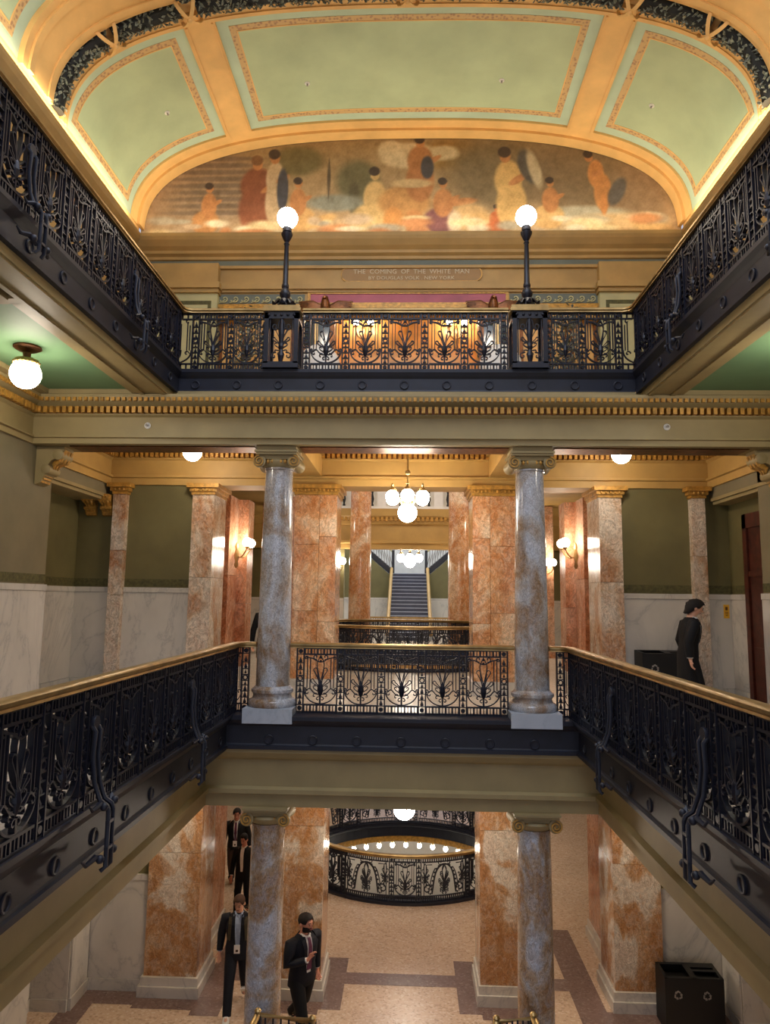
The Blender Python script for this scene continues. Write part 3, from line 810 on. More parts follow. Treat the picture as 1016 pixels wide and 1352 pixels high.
# inscription plaque
pq = thing('plaque', 'rounded tan plaque with two lines of pale lettering under the painting', 'plaque', (0.09, BY3-0.002, 8.32))
pts = [(1.27+0.16*sin(a), 0.16*cos(a)) for a in [pi*k/10 for k in range(11)]] + [(-1.27-0.16*sin(a), -0.16*cos(a)) for a in [pi*k/10 for k in range(11)]]
part('plate', MB().poly(pts, -0.025, 0.0), M['plate'], pq)
part('plate_rim', MB().ribbon(pts, 0.025, 0.05, True).xf(lambda x, y, z: (x, y-0.01, z)), M['gilt'], pq)
def lettering(txt, size, z, wide, parent, y=-0.028, mat='letter', name='lettering'):
    cu = bpy.data.curves.new(name, 'FONT'); cu.body = txt; cu.size = size; cu.align_x = 'CENTER'; cu.extrude = 0.004; cu.resolution_u = 2
    o = bpy.data.objects.new('tmp', cu); COL.objects.link(o)
    me = bpy.data.meshes.new_from_object(o.evaluated_get(bpy.context.evaluated_depsgraph_get()))
    bpy.data.objects.remove(o)
    w = max(v.co.x for v in me.vertices)-min(v.co.x for v in me.vertices)
    for v in me.vertices: v.co.x *= wide/w
    me.materials.clear(); me.materials.append(M[mat])
    return put(name, me, parent, (0, y, z), (radians(90), 0, 0))
lettering('THE  COMING  OF  THE  WHITE  MAN', 0.135, 0.01, 2.36, pq)
lettering('BY DOUGLAS VOLK . NEW YORK', 0.10, -0.115, 1.75, pq)

# ------------------------------------------------------------------ painted lunette (a generic faded frieze of figures in a landscape)
def px2w(x, y): return ((x-540.6)/66.3 + 0.02, 9.17 + (311.5-y)/59.4)
def smooth(a, b, t):
    t = max(0.0, min(1.0, (t-a)/(b-a))); return t*t*(3-2*t)
SH = []        # (kind, data, colour, softness) in photo-like units on the canvas
def el(x, y, rx, ry, c, s_=0.25, rot=0): SH.append((x, y, rx, ry, c, s_, rot))
rm = random.Random(11)
# ground: hazy tan sky, ruins at the left, trees, water and pale foreground
el(540, 330, 420, 30, (226, 204, 160), .8); el(250, 250, 85, 60, (158, 132, 104), .5)
for k in range(9): el(268+6*(k % 2), 208+9*k, 62, 3.2, (122, 102, 84), .8)
el(385, 212, 36, 20, (112, 100, 62), .5); el(470, 240, 30, 28, (104, 98, 68), .5); el(465, 262, 8, 22, (86, 78, 54), .5)
el(440, 268, 40, 11, (140, 142, 128), .6); el(600, 205, 45, 20, (150, 112, 54), .7); el(660, 230, 65, 48, (124, 106, 76), .7)
el(540, 206, 42, 17, (216, 194, 154), .35); el(515, 198, 18, 12, (220, 200, 160), .4); el(588, 203, 22, 10, (210, 190, 150), .5)
el(770, 235, 75, 50, (128, 108, 80), .7); el(850, 262, 40, 42, (150, 122, 92), .7); el(780, 286, 62, 12, (186, 180, 158), .5)
el(830, 296, 70, 12, (214, 178, 128), .7); el(430, 236, 2, 26, (80, 68, 52), .5)
def figure(x, base, h, robe, skin, hair, lean=0, seated=False, wide=1.0):
    h *= 1.08; w = h*0.17*wide
    if seated:
        el(x, base-h*0.20, w*1.7, h*0.24, robe, .25); el(x+lean, base-h*0.52, w*0.95, h*0.26, skin, .25)
    else:
        el(x, base-h*0.26, w*1.05, h*0.32, robe, .25); el(x+lean*.5, base-h*0.58, w*0.95, h*0.24, robe, .25)
    el(x+lean, base-h*0.87, h*0.062+1, h*0.085, skin, .2); el(x+lean-1, base-h*0.92, h*0.075+1, h*0.07, hair, .25)
    el(x+lean+w*0.9, base-h*0.58, w*0.75, h*0.045, skin, .3, 0.5)
SK, DK = (196, 132, 80), (60, 48, 42)
figure(260, 306, 62, (196, 138, 84), SK, DK, 4, True)
figure(332, 302, 92, (136, 76, 50), SK, (120, 84, 54), -2, False, 1.5)
figure(356, 292, 90, (204, 176, 138), SK, DK, -2, False, .8); el(366, 250, 8, 28, (62, 64, 76), .3)
figure(392, 304, 66, (206, 160, 100), SK, DK, -4, True); el(418, 292, 24, 7, (214, 170, 108), .4, .3)
figure(490, 308, 82, (222, 186, 124), (216, 178, 116), DK, 4, True, 1.1)
el(535, 268, 36, 22, (198, 144, 84), .35); el(520, 292, 14, 18, (206, 140, 74), .4); el(548, 294, 14, 16, (198, 134, 78), .4)
figure(556, 262, 78, (178, 116, 68), SK, DK, 0, False, 1.3); el(566, 222, 9, 15, (66, 66, 74), .3); el(545, 243, 28, 6, (206, 176, 128), .5)
figure(586, 306, 66, (128, 78, 80), SK, DK, 2, True, 1.2); el(612, 268, 22, 5, SK, .4, .1)
el(625, 290, 26, 20, (216, 176, 120), .5); el(604, 294, 10, 14, (226, 206, 170), .6)
figure(662, 312, 38, (198, 108, 60), (190, 100, 56), DK, -1, True, 1.6)
figure(681, 300, 98, (222, 180, 112), SK, DK, -8, False, 1.1); el(705, 222, 13, 24, (84, 80, 76), .3, .4); el(713, 226, 8, 26, (200, 184, 150), .5, .3)
figure(732, 300, 60, (218, 178, 116), SK, DK, 2, True, 1.1)
figure(805, 276, 70, (206, 140, 80), SK, DK, -18, False, .9); el(824, 256, 10, 20, (92, 88, 86), .4, -.5); el(806, 272, 5, 14, (206, 136, 76), .4)
for k in range(46):
    el(rm.uniform(195, 890), rm.uniform(288, 312), rm.uniform(8, 26), rm.uniform(3, 9), rm.choice([(232, 210, 160), (218, 176, 116), (196, 170, 140), (206, 140, 90), (170, 160, 140), (236, 222, 190)]), .8)
def canvas(px, py):
    t = (py-180)/132.0
    c = [158+34*t, 130+30*t, 88+32*t]
    for (x, y, rx, ry, cc, s_, rot) in SH:
        dx, dy = px-x, py-y
        if abs(dx) > max(rx, ry)*1.6 or abs(dy) > max(rx, ry)*1.6: continue
        if rot: dx, dy = dx*cos(rot)-dy*sin(rot), dx*sin(rot)+dy*cos(rot)
        d = sqrt((dx/rx)**2+(dy/ry)**2)
        w = 1-smooth(1-s_*.55, 1+s_*.55, d)
        if w > 0:
            w *= 0.95
            for i in range(3): c[i] += (cc[i]-c[i])*w
    return c
NU, NV = 440, 120
mv, mf, mc = [], [], []
MA = VA-0.02
for i in range(NU+1):
    u = -1+2*i/NU; x = u*MA
    h = VZ-0.12+(VB+0.09)*max(0.0, 1-abs(u)**VN)**(1/VN)
    for j in range(NV+1):
        z = 9.08+(max(h, 9.1)-9.08)*j/NV
        mv.append((x, 13.612, z))
        px, py = 540.6+(x-0.02)*66.3, 311.5-(z-9.17)*59.4
        c = canvas(px, py); n = 1+0.02*sin(px*0.9+py*1.7)*sin(py*0.8-px*0.35)
        mc.append(tuple(min(255, (v*.9+g*.1)*1.1)*n for v, g in zip(c, (150, 132, 104))))
for i in range(NU):
    for j in range(NV):
        a = i*(NV+1)+j; mf.append((a, a+NV+1, a+NV+2, a+1))
me = bpy.data.meshes.new('painting'); me.from_pydata(mv, [], mf)
ca = me.color_attributes.new('pigment', 'FLOAT_COLOR', 'POINT')
buf = []
for c in mc: buf += [*lin([max(0, min(255, v)) for v in c]), 1.0]
ca.data.foreach_set('color', buf)
m_, nt, b_ = _base('painted_canvas')
at = _node(nt, 'ShaderNodeVertexColor', layer_name='pigment')
co_ = _coords(nt, rnd=False)
mo = _ramp(nt, _noise(nt, co_, 6, 6, 0.7), [(0.3, (206, 200, 190)), (0.7, (255, 255, 255))])
mx = _node(nt, 'ShaderNodeMix', data_type='RGBA', blend_type='MULTIPLY'); mx.inputs[0].default_value = 1.0
nt.links.new(at.outputs[0], mx.inputs[6]); nt.links.new(mo, mx.inputs[7])
nt.links.new(mx.outputs[2], b_.inputs['Base Color']); b_.inputs['Roughness'].default_value = 0.6
me.materials.append(m_)
mu = put('mural', me)
mu.modifiers.new('thickness', 'SOLIDIFY').thickness = 0.02
tag(mu, 'faded half oval wall painting of robed figures in a tan landscape under the vault', 'painting')

# carved winged ornaments over the doorways
def winged(x, label, sc=1.0):
    t = thing('winged_carving', label, 'carving', (x, BY3-0.22, 7.46)); t.scale = (sc*1.3, sc*1.3, sc*1.3)
    part('body', MB().tube([(0, 0, -0.12), (0, -0.05, 0.0), (0, -0.05, 0.1), (0, -0.1, 0.17), (0, -0.16, 0.16)], [0.03, 0.075, 0.07, 0.045, 0.02], 8), M['bronze'], t, 50)
    for s_ in (-1, 1):
        mb = MB()
        for k in range(7):
            q = k/6.0
            mb.tube([(s_*0.05, 0, 0.06), (s_*(0.20+0.1*q), -0.03, 0.12-0.10*q), (s_*(0.42-0.05*q), 0.0, 0.14-0.20*q)], [(0.02, 0.03), (0.02, 0.035), (0.008, 0.012)], 6)
        part('wing', mb, M['bronze'], t, 50)
winged(-1.62, 'dark gilded winged carving above the left lobby door')
winged(1.72, 'dark gilded winged carving above the right lobby door')
for sx, s_ in ((-1, 'left'), (1, 'right')):
    t = thing('carved_console', 'carved orange wood console under the scroll frieze at the far %s' % s_, 'carving', (sx*3.55, BY3-0.12, 7.4))
    part('body', MB().poly([(-0.25, -0.14), (0.25, -0.14), (0.28, 0.0), (0.2, 0.12), (-0.2, 0.12), (-0.28, 0.0)], -0.1, 0.1), M['gilt'], t)
    part('volute', MB().lathe((-0.22, -0.11, 0.02), [(0.09, -0.03), (0.09, 0.03)], 12, 'y').lathe((0.22, -0.11, 0.02), [(0.09, -0.03), (0.09, 0.03)], 12, 'y'), M['bronze'], t)

# ------------------------------------------------------------------ columns
def volute_face(mb, cx, cz, r, y0, y1, sgn):
    pts = []
    for k in range(30):
        a = pi/2 - sgn*k*0.42*1.0; rr = r*(1-k/34.0)
        pts.append((cx+rr*cos(a), cz+rr*sin(a)))
    d = (y1-y0); mb.ribbon(pts, 0.022, d) if False else None
    m2 = MB().ribbon(pts, 0.020, 0.03); m2.xf(lambda x, y, z: (x, y+y0-0.005, z))
    mb.add(m2.v, m2.f)
def column(label, x, y, z, top, r0, r1, plinth, group, pl=0.365, mk='column'):
    t = thing('marble_column', label, 'column', (x, y, z), 0, group)
    H = top-z; zb = 0.21 if plinth else 0.12
    if plinth: part('plinth', MB().box(-pl, pl, -pl, pl, 0, 0.21), M['plinth'], t)
    R = r0
    part('base', MB().lathe((0, 0, 0), [(R*1.36, zb), (R*1.42, zb+0.03), (R*1.42, zb+0.07), (R*1.34, zb+0.10), (R*1.18, zb+0.12), (R*1.13, zb+0.16), (R*1.16, zb+0.19), (R*1.24, zb+0.21), (R*1.24, zb+0.25), (R*1.12, zb+0.27), (R*1.02, zb+0.30)], 32), M[mk], t, 45)
    pr = [(R*1.0, zb+0.30)]
    n = 8
    for k in range(n+1):
        q = k/n; pr.append((r0+(r1-r0)*(q**1.4), zb+0.32+(H-0.28-zb-0.32)*q))
    pr += [(r1*1.08, H-0.275), (r1*1.08, H-0.25)]
    part('shaft', MB().lathe((0, 0, 0), pr, 36), M[mk], t, 45)
    cap = MB()
    cap.lathe((0, 0, 0), [(r1*1.02, H-0.25), (r1*1.25, H-0.2), (r1*1.3, H-0.16), (r1*1.2, H-0.13)], 24)
    for sx in (-1, 1):
        cap.lathe((sx*0.265, 0, H-0.165), [(0.085, -0.27), (0.098, -0.265), (0.098, -0.22), (0.075, -0.12), (0.06, 0), (0.075, 0.12), (0.098, 0.22), (0.098, 0.265), (0.085, 0.27)], 18, 'y')
    cap.box(-0.27, 0.27, -0.25, 0.25, H-0.13, H-0.065)
    part('capital', cap, M['beam'], t, 40)
    vo = MB()
    for sx in (-1, 1): volute_face(vo, sx*0.265, H-0.165, 0.088, -0.275, 0, sx)
    for k in range(5): vo.sphere((-0.13+k*0.065, -0.245, H-0.165), 0.026, 8, 6, (1, 1, 1.3))
    part('volute_scroll', vo, M['gilt'], t, 40)
    if plinth: part('impost', MB().box(-.30, .30, -.30, .27, H, H+.07), M['beam'], t)
    part('abacus', MB().box(-0.31, 0.31, -0.31, 0.31, H-0.065, H-0.03).box(-0.33, 0.33, -0.33, 0.33, H-0.03, H), M['beam'], t)
    return t
CX = 1.945
G1, G2 = 'grey ionic columns at the well edge', 'orange round columns beyond the rotunda'
column('polished grey marble column with blue white plinth standing left on the middle gallery edge', -CX, 10.75, -0.08, 3.98, 0.255, 0.212, True, G1)
column('polished grey marble column with blue white plinth standing right on the middle gallery edge', CX, 10.75, -0.08, 3.98, 0.255, 0.212, True, G1)
column('mottled brown and grey column on the ground floor beside the walking man with the badge', -CX, 10.75, F1, -1.272, 0.262, 0.235, False, G1, mk='column_brown')
column('mottled blue grey column on the ground floor near the lower black bin', CX, 10.75, F1, -1.272, 0.262, 0.235, False, G1, mk='column_brown')
def far_column(label, x):
    t = thing('marble_column', label, 'column', (x, 23.4, 0), 0, G2)
    part('base', MB().lathe((0, 0, 0), [(0.48, 0), (0.48, 0.12), (0.42, 0.16), (0.44, 0.24), (0.37, 0.3)], 28), M['pier'], t, 45)
    part('shaft', MB().lathe((0, 0, 0), [(0.37, 0.3), (0.36, 3), (0.34, 6), (0.32, 7.4)], 32), M['pier'], t, 45)
    part('capital', MB().lathe((0, 0, 0), [(0.33, 7.4), (0.42, 7.6), (0.48, 7.8), (0.48, 8.99)], 24), M['beam_warm'], t, 45)
far_column('tall round orange marble column beyond the rotunda, left of the staircase', -1.55)
far_column('tall round orange marble column beyond the rotunda, right of the staircase', 1.75)

# ------------------------------------------------------------------ square marble piers
def slabp(name, mat, t, x0, x1, y0, y1, z0, z1, bev=0.0):
    return part(name, MB().box(x0, x1, y0, y1, z0, z1), mat, t)
def capital(t, x0, x1, y0, y1, z0, z1):
    h = z1-z0; mb = MB()
    mb.box(x0-.02, x1+.02, y0-.02, y1, z0, z0+h*.28).box(x0-.05, x1+.05, y0-.05, y1, z0+h*.28, z0+h*.62).box(x0-.10, x1+.10, y0-.10, y1, z0+h*.62, z1)
    c = part('capital', mb, M['gilt'], t)
    n = max(3, int((x1-x0)/0.07)); em = MB()
    for k in range(n): em.sphere((x0+(k+.5)*(x1-x0)/n, y0-0.055, z0+h*.45), 0.024, 6, 5, (1, .8, 1.4))
    part('egg_row', em, M['gilt'], c, 40)
def cut(mat, t, x0, x1, y0, y1, z0, z1, hs):
    zz = [z0]+hs+[z1]
    for a, b in zip(zz, zz[1:]): part('marble_slab', MB().box(x0, x1, y0, y1, a+0.003, b-0.003), mat, t)
for sx, side in ((-1, 'left'), (1, 'right')):
    def xs(a, b): return (min(sx*a, sx*b), max(sx*a, sx*b))
    # middle storey
    t = thing('marble_pier', 'square pale breccia pier with gilt capital at the %s side passage of the middle storey' % side, 'pier', (0, 0, 0), 0, 'outer breccia piers')
    cut(M['pier_pale'], t, *xs(3.64, 4.06), 13.15, 14.02, 0.25, 3.70, [2.1])
    cut(M['pier'], t, *xs(3.86, 4.07), 14.02, 14.6, 0.25, 3.9, [1.9])
    cut(M['pier_rose'], t, *xs(3.70, 4.07), 14.6, 15.35, 0.25, 3.9, [2.2])
    cut(M['pier_rose'], t, *xs(3.48, 4.07), 15.35, 15.9, 0.25, 3.9, [1.6])
    part('base', MB().box(*xs(3.60, 4.08), 13.1, 14.06, 0, 0.25).box(*xs(3.44, 4.08), 14.5, 15.94, 0, 0.25), M['marble'], t)
    capital(t, *xs(3.64, 4.06), 13.15, 14.02, 3.68, 3.89)
    t = thing('marble_pier', 'wide orange breccia pier with gilt capital %s of the chandelier' % side, 'pier', (0, 0, 0), 0, 'inner breccia piers')
    cut(M['pier'], t, *xs(1.62, 2.09), 13.20, 14.1, 0.25, 3.70, [1.5, 2.75])
    cut(M['pier'], t, *xs(1.29, 1.615), 13.21, 14.1, 0.25, 3.70, [1.3, 2.9])
    cut(M['pier_rose'], t, *xs(2.095, 2.25), 13.4, 14.1, 0.25, 3.70, [2.0])
    part('base', MB().box(*xs(1.25, 2.14), 13.15, 14.15, 0, 0.25), M['marble'], t)
    capital(t, *xs(1.29, 2.09), 13.20, 14.1, 3.70, 3.89)
    t = thing('corner_pilaster', 'slim pale breccia pilaster in the far %s corner of the middle storey' % side, 'pilaster', (0, 0, 0), 0, 'corner pilasters')
    cut(M['pier_pale'], t, *xs(5.35, 5.60), 13.14, 13.3, 0.2, 3.68, [1.75, 2.6])
    part('base', MB().box(*xs(5.32, 5.63), 13.1, 13.3, 0, 0.2), M['marble'], t)
    capital(t, *xs(5.35, 5.60), 13.14, 13.3, 3.68, 3.89)
    t = thing('marble_pier', 'distant rose breccia pier holding a frontal wall lamp, far %s passage' % side, 'pier', (0, 0, 0), 0, 'distant rose piers')
    cut(M['pier_rose'], t, *xs(4.02, 4.58), 22.0, 22.6, 0.25, 4.7, [2.0])
    part('base', MB().box(*xs(3.98, 4.62), 21.95, 22.65, 0, 0.25), M['pier_rose'], t)
    # lower storey
    z = F1
    t = thing('marble_pier', 'broad white veined breccia pier at the %s passage of the ground floor' % side, 'pier', (0, 0, 0), 0, 'lower outer breccia piers')
    a0, a1 = (3.6, 4.54) if sx < 0 else (3.72, 4.55)
    cut(M['pier_bold'], t, *xs(a0, a1), 13.15, 14.05, z+0.32, -0.55, [z+2.4])
    cut(M['pier'], t, *xs(a0+0.3, 4.5), 14.05, 14.6, z+0.32, -0.55, [z+2.0])
    cut(M['pier_rose'], t, *xs(a0+0.24, 4.5), 14.6, 15.9, z+0.32, -0.55, [z+2.2])
    part('base', MB().box(*xs(a0-0.07, a1+0.08), 13.06, 14.14, z, z+0.18).box(*xs(a0+.17, a1+0.08), 14.14, 15.95, z, z+0.18).box(*xs(a0-0.04, a1+0.04), 13.1, 14.1, z+0.18, z+0.32).box(*xs(a0+.2, a1+0.04), 14.1, 15.92, z+0.18, z+0.32), M['marble'], t)
    t = thing('marble_pier', 'cream and rust breccia pier %s of the round opening on the ground floor' % side, 'pier', (0, 0, 0), 0, 'lower inner breccia piers')
    cut(M['pier_bold'], t, *xs(1.40, 2.10), 13.20, 14.15, z+0.32, -0.55, [z+2.9])
    part('base', MB().box(*xs(1.34, 2.16), 13.12, 14.2, z, z+0.18).box(*xs(1.37, 2.13), 13.16, 14.18, z+0.18, z+0.32), M['marble'], t)
# ------------------------------------------------------------------ cast iron balustrades
PIT, PH = 0.64, 0.955
def circ(cx, cz, r, a0, a1, n): return [(cx+r*cos(a0+(a1-a0)*k/n), cz+r*sin(a0+(a1-a0)*k/n)) for k in range(n+1)]
def spiral(cx, cz, r0, r1, a0, a1, n): return [(cx+(r0+(r1-r0)*k/n)*cos(a0+(a1-a0)*k/n), cz+(r0+(r1-r0)*k/n)*sin(a0+(a1-a0)*k/n)) for k in range(n+1)]
def bez(p0, p1, p2, p3, n=8):
    out = []
    for k in range(n+1):
        t = k/n; a, b, c, d = (1-t)**3, 3*t*(1-t)**2, 3*t*t*(1-t), t**3
        out.append((a*p0[0]+b*p1[0]+c*p2[0]+d*p3[0], a*p0[1]+b*p1[1]+c*p2[1]+d*p3[1]))
    return out
def both(mb, pts, w, d):
    mb.ribbon(pts, w, d); mb.ribbon([(-x, z) for x, z in pts], w, d)
def palmette(mb, z, s=1.0, d=0.03):
    """dark husk with fanned looped petals"""
    def q(pts): return [(x*s, z+y*s) for x, y in pts]
    mb.lathe((0, 0, z), [(0.004, -0.12*s), (0.030*s, -0.08*s), (0.046*s, -0.01*s), (0.036*s, 0.06*s), (0.004, 0.13*s)], 8)
    w = 0.012
    both(mb, q(bez((0.01, .06), (0.03, .16), (0.07, .22), (0.10, .27), 5)+circ(0.075, .285, .028, 0, pi, 5)+bez((.047, .28), (.04, .2), (.03, .14), (.02, .08), 4)), w, d)
    both(mb, q(bez((0.0, .08), (0.02, .2), (0.055, .30), (0.055, .36), 5)+bez((.055, .36), (.05, .42), (.02, .45), (0, .50), 4)), w, d)
    both(mb, q(bez((.03, .03), (.07, .07), (.11, .08), (.14, .11), 4)+circ(.12, .125, .024, -.4, pi, 4)+bez((.095, .12), (.07, .1), (.05, .07), (.03, .05), 3)), w, d)
    both(mb, q(bez((.04, -.03), (.08, 0), (.10, .0), (.105, .03), 4)+circ(.09, .035, .016, 0, pi, 3)), w, d)
    both(mb, q(bez((.03, -.08), (.07, -.07), (.09, -.06), (.10, -.08), 4)+circ(.088, -.095, .015, .8, -2.4, 3)), w, d)
    both(mb, q(bez((.015, -.11), (.04, -.11), (.06, -.13), (.05, -.15), 4)+circ(.035, -.145, .014, -.3, -2.8, 3)), w, d)
def std_panel(hw=0.243, H=PH, d=0.045):
    mb = MB(); w = 0.014
    for z in (0.012, 0.115, H-0.095, H-0.008): mb.box(-hw, hw, -d/2-.004, d/2+.004, z-0.011, z+0.011)
    n = 5
    for k in range(n+1):
        x = -hw+2*hw*k/n
        for z0, z1 in ((0.02, 0.11), (H-0.09, H-0.01)):
            mb.box(x-0.012, x+0.012, -d/2, d/2, z0, z1)
            if k < n: mb.box(x+hw/n-.006, x+hw/n+.006, -d/2, d/2, z0, z1)
    for x in (0.155, 0.20): both(mb, [(x, 0.36), (x, H-0.15)], 0.012, d)
    mb.ribbon([(0.245*cos(a), 0.345+0.215*sin(a)) for a in [pi+pi*k/16 for k in range(17)]], 0.016, d)
    palmette(mb, 0.345, 1.0, d)
    mb.box(-.012, .012, -d/2, d/2, 0.13, 0.23)
    # lower s-scrolls
    both(mb, bez((0.05, .285), (0.10, .27), (0.12, .33), (0.15, .35), 5)+bez((.15, .35), (.18, .37), (.2, .30), (.225, .36), 5)+circ(.232, .345, .018, pi/2, -pi*.7, 4), 0.015, d)
    both(mb, spiral(.195, .295, .035, .010, 1.8, -3.6, 8), 0.013, d)
    # crown scrolls
    both(mb, bez((0, .745), (.05, .745), (.09, .79), (.13, .80), 5)+bez((.13, .80), (.17, .815), (.2, .80), (.225, .825), 4), 0.016, d)
    both(mb, spiral(.075, .822, .042, .010, -2.0, 4.2, 9), 0.014, d)
    both(mb, spiral(.215, .805, .03, .010, 2.6, -3.0, 7), 0.013, d)
    mb.sphere((0, 0, .815), 0.022, 8, 6); mb.sphere((0, 0, .76), 0.018, 8, 6)
    return mb
def post_mb(H=PH, d=0.065):
    mb = MB()
    for s_ in (-1, 1): mb.box(s_*0.052-0.009, s_*0.052+0.009, -d/2, d/2, 0, H)
    for z in (0.012, 0.115, 0.21, 0.30, 0.39, 0.455, 0.545, 0.63, 0.73, H-0.095, H-0.008): mb.box(-0.05, 0.05, -d/2+.008, d/2-.008, z-0.006, z+0.006)
    for z in (0.063, H-0.052): mb.lathe((0, 0, z), [(0.03, -0.028), (0.036, 0), (0.03, 0.028)], 8, 'y')
    mb.ribbon(circ(0, 0.5, 0.034, 0, 2*pi, 12)[:-1], 0.014, d*.7, True)
    for z, s_ in ((0.125, 1), (0.215, 1), (0.305, 1), (0.395, .7), (0.56, .7), (0.64, 1), (0.74, 1)):
        mb.lathe((0, 0, z), [(0.022*s_, 0), (0.026*s_, 0.018*s_), (0.012*s_, 0.05*s_), (0.003, 0.082*s_)], 6)
    return mb
PANEL = std_panel().mesh('panel', M['iron']); POST = post_mb().mesh('post', M['iron'])
HALF = None
RAILP = [(-0.055, 0.955), (0.055, 0.955), (0.05, 0.975), (0.07, 0.99), (0.07, 1.015), (0.045, 1.032), (-0.045, 1.032), (-0.07, 1.015), (-0.07, 0.99), (-0.05, 0.975)]
def bracket_mb(drop):
    """pair of iron straps from the rail down over the fascia; local x along the run, -y out into the well"""
    mb = MB()
    for s_ in (-0.045, 0.045):
        pts = [(s_, -0.02, 0.66), (s_, -0.06, 0.60), (s_, -0.05, 0.40), (s_, -0.075, 0.20), (s_, -0.13, 0.06), (s_, -0.19, 0.02), (s_, -0.205, -0.02), (s_, -0.205, -drop), (s_*1.3, -0.17, -drop-0.03)]
        mb.tube(pts, [(0.016, 0.02)]*len(pts), 6)
    mb.lathe((0, -0.03, 0.66), [(0.06, -0.02), (0.065, 0), (0.05, 0.03)], 10, 'y')
    for z in (-0.1, -0.3): mb.box(-0.06, 0.06, -0.22, -0.19, z-0.012, z+0.012)
    for s_ in (-1, 1):
        for z0, L in ((-drop+0.05, 0.24), (0.0, 0.16)):
            pts = [(s_*0.05, -0.18, z0), (s_*(0.05+L*.4), -0.16, z0+0.05), (s_*(0.05+L*.8), -0.13, z0+0.02), (s_*(0.05+L), -0.12, z0+0.06)]
            mb.tube(pts, [0.02, 0.026, 0.018, 0.008], 6)
            mb.sphere((s_*(0.05+L*.3), -0.19, z0+0.03), 0.035, 7, 5)
    return mb
BRK2 = bracket_mb(0.44).mesh('bracket', M['iron_dark'], 50); BRK3 = bracket_mb(0.38).mesh('bracket', M['iron_dark'], 50)
def run(t, a, b, n, first_post=True, last_post=True, half_end=False, off=0.0):
    """n panels along a->b in the thing's coordinates"""
    A, Bv = Vector(a), Vector(b); L = (Bv-A).length; d = (Bv-A)/L; rz = atan2(d.y, d.x); p = L/n
    for k in range(n+1):
        if (k > 0 or first_post) and (k < n or last_post):
            put('post', POST, t, (A.x+d.x*p*k, A.y+d.y*p*k, 0), (0, 0, rz))
        if k < n: put('panel', PANEL, t, (A.x+d.x*p*(k+.5), A.y+d.y*p*(k+.5), 0), (0, 0, rz))
def rail(t, path): return part('handrail', MB().sweep(path, RAILP), M['brass'], t, 50)
def base_bar(t, path): return part('base_bar', MB().sweep(path, [(-0.05, -0.03), (0.05, -0.03), (0.05, 0.0), (-0.05, 0.0)]), M['iron_dark'], t)
HALFP = {}
for sx in (-1, 1):     # narrow filler between a corner and its first post
    hp = MB()
    for z in (0.012, 0.115, PH-0.095, PH-0.008): hp.box(-0.09, 0.09, -.019, .019, z-0.011, z+0.011)
    for x in (-.09, 0, .09): hp.box(x-.01, x+.01, -.015, .015, 0.02, .11).box(x-.01, x+.01, -.015, .015, PH-.09, PH-.01)
    hp.ribbon([(sx*.0, .34), (sx*.0, .80)], .012, .03).ribbon([(-sx*.04, .34), (-sx*.04, .76)], .012, .03)
    hp.ribbon([(sx*q, z) for q, z in bez((.09, .14), (.0, .18), (-.07, .22), (-.075, .34), 6)], .015, .03)
    hp.ribbon(spiral(0, .29, .045, .01, 0, 5, 8), .014, .03).ribbon(spiral(0, .82, .04, .01, 1, 6, 8), .014, .03)
    HALFP[sx] = hp.mesh('half_panel', M['iron'])
GZ2, GZ3 = 0.035, 5.33
for sx, side in ((-1, 'left'), (1, 'right')):
    # middle gallery side
    t = thing('balustrade', 'navy iron balustrade with brass handrail running along the %s side of the middle gallery' % side, 'balustrade', (sx*2.5, 10.75, GZ2))
    y0 = -10.75+1.2
    run(t, (0, -0.10-15*0.62), (0, -0.10), 15)
    pth = [(0, y0), (0, -0.14), (-sx*0.05, -0.05), (-sx*0.14, 0), (-sx*0.295, 0)]
    if sx < 0: rail(t, pth); base_bar(t, pth[:2]); base_bar(t, [(0, 0), (0.29, 0)])
    else: rail(t, pth[::-1]); base_bar(t, pth[:2][::-1]); base_bar(t, [(-0.29, 0), (0, 0)])
    put('post', POST, t, (-sx*0.135, 0, 0))
    for yy in (8.45, 5.85): put('bracket', BRK2, t, (-sx*0.0, yy-10.75, 0), (0, 0, radians(90) if sx < 0 else radians(-90)))
    put('half_panel', HALFP[sx], t, (-sx*0.045, 0, 0)).scale = (0.55, 1, 1)
    # upper gallery side and its return to the lamp newel
    t = thing('balustrade', 'navy iron balustrade climbing across the upper %s of the photo, on the top gallery' % side, 'balustrade', (sx*3.6, 10.75, GZ3))
    run(t, (0, -0.22-12*0.61), (0, -0.22), 12)
    put('half_panel', HALFP[sx], t, (0, -0.10, 0), (0, 0, radians(90)))
    for q in (0.23, 0.80, 1.325): put('post', POST, t, (-sx*q, 0, 0))
    put('half_panel', HALFP[sx], t, (-sx*0.09, 0, 0))
    for q in (0.515, 1.063): put('panel', PANEL, t, (-sx*q, 0, 0)).scale = (0.97 if q < .6 else 0.86, 1, 1)
    pth = [(0, -7.8), (0, -0.16), (-sx*0.05, -0.05), (-sx*0.16, 0), (-sx*1.35, 0)]
    if sx < 0: rail(t, pth); base_bar(t, [(0, -7.8), (0, 0), (1.35, 0)])
    else: rail(t, pth[::-1]); base_bar(t, [(-1.35, 0), (0, 0), (0, -7.8)])
    for yy in (8.75, 6.15): put('bracket', BRK3, t, (0, yy-10.75, 0), (0, 0, radians(90) if sx < 0 else radians(-90)))
t = thing('balustrade', 'five panel navy iron balustrade between the two grey columns of the middle gallery', 'balustrade', (-0.02, 10.75, GZ2))
run(t, (-1.51, 0), (1.55, 0), 5); rail(t, [(-1.66, 0), (1.70, 0)]); base_bar(t, [(-1.57, 0), (1.60, 0)])
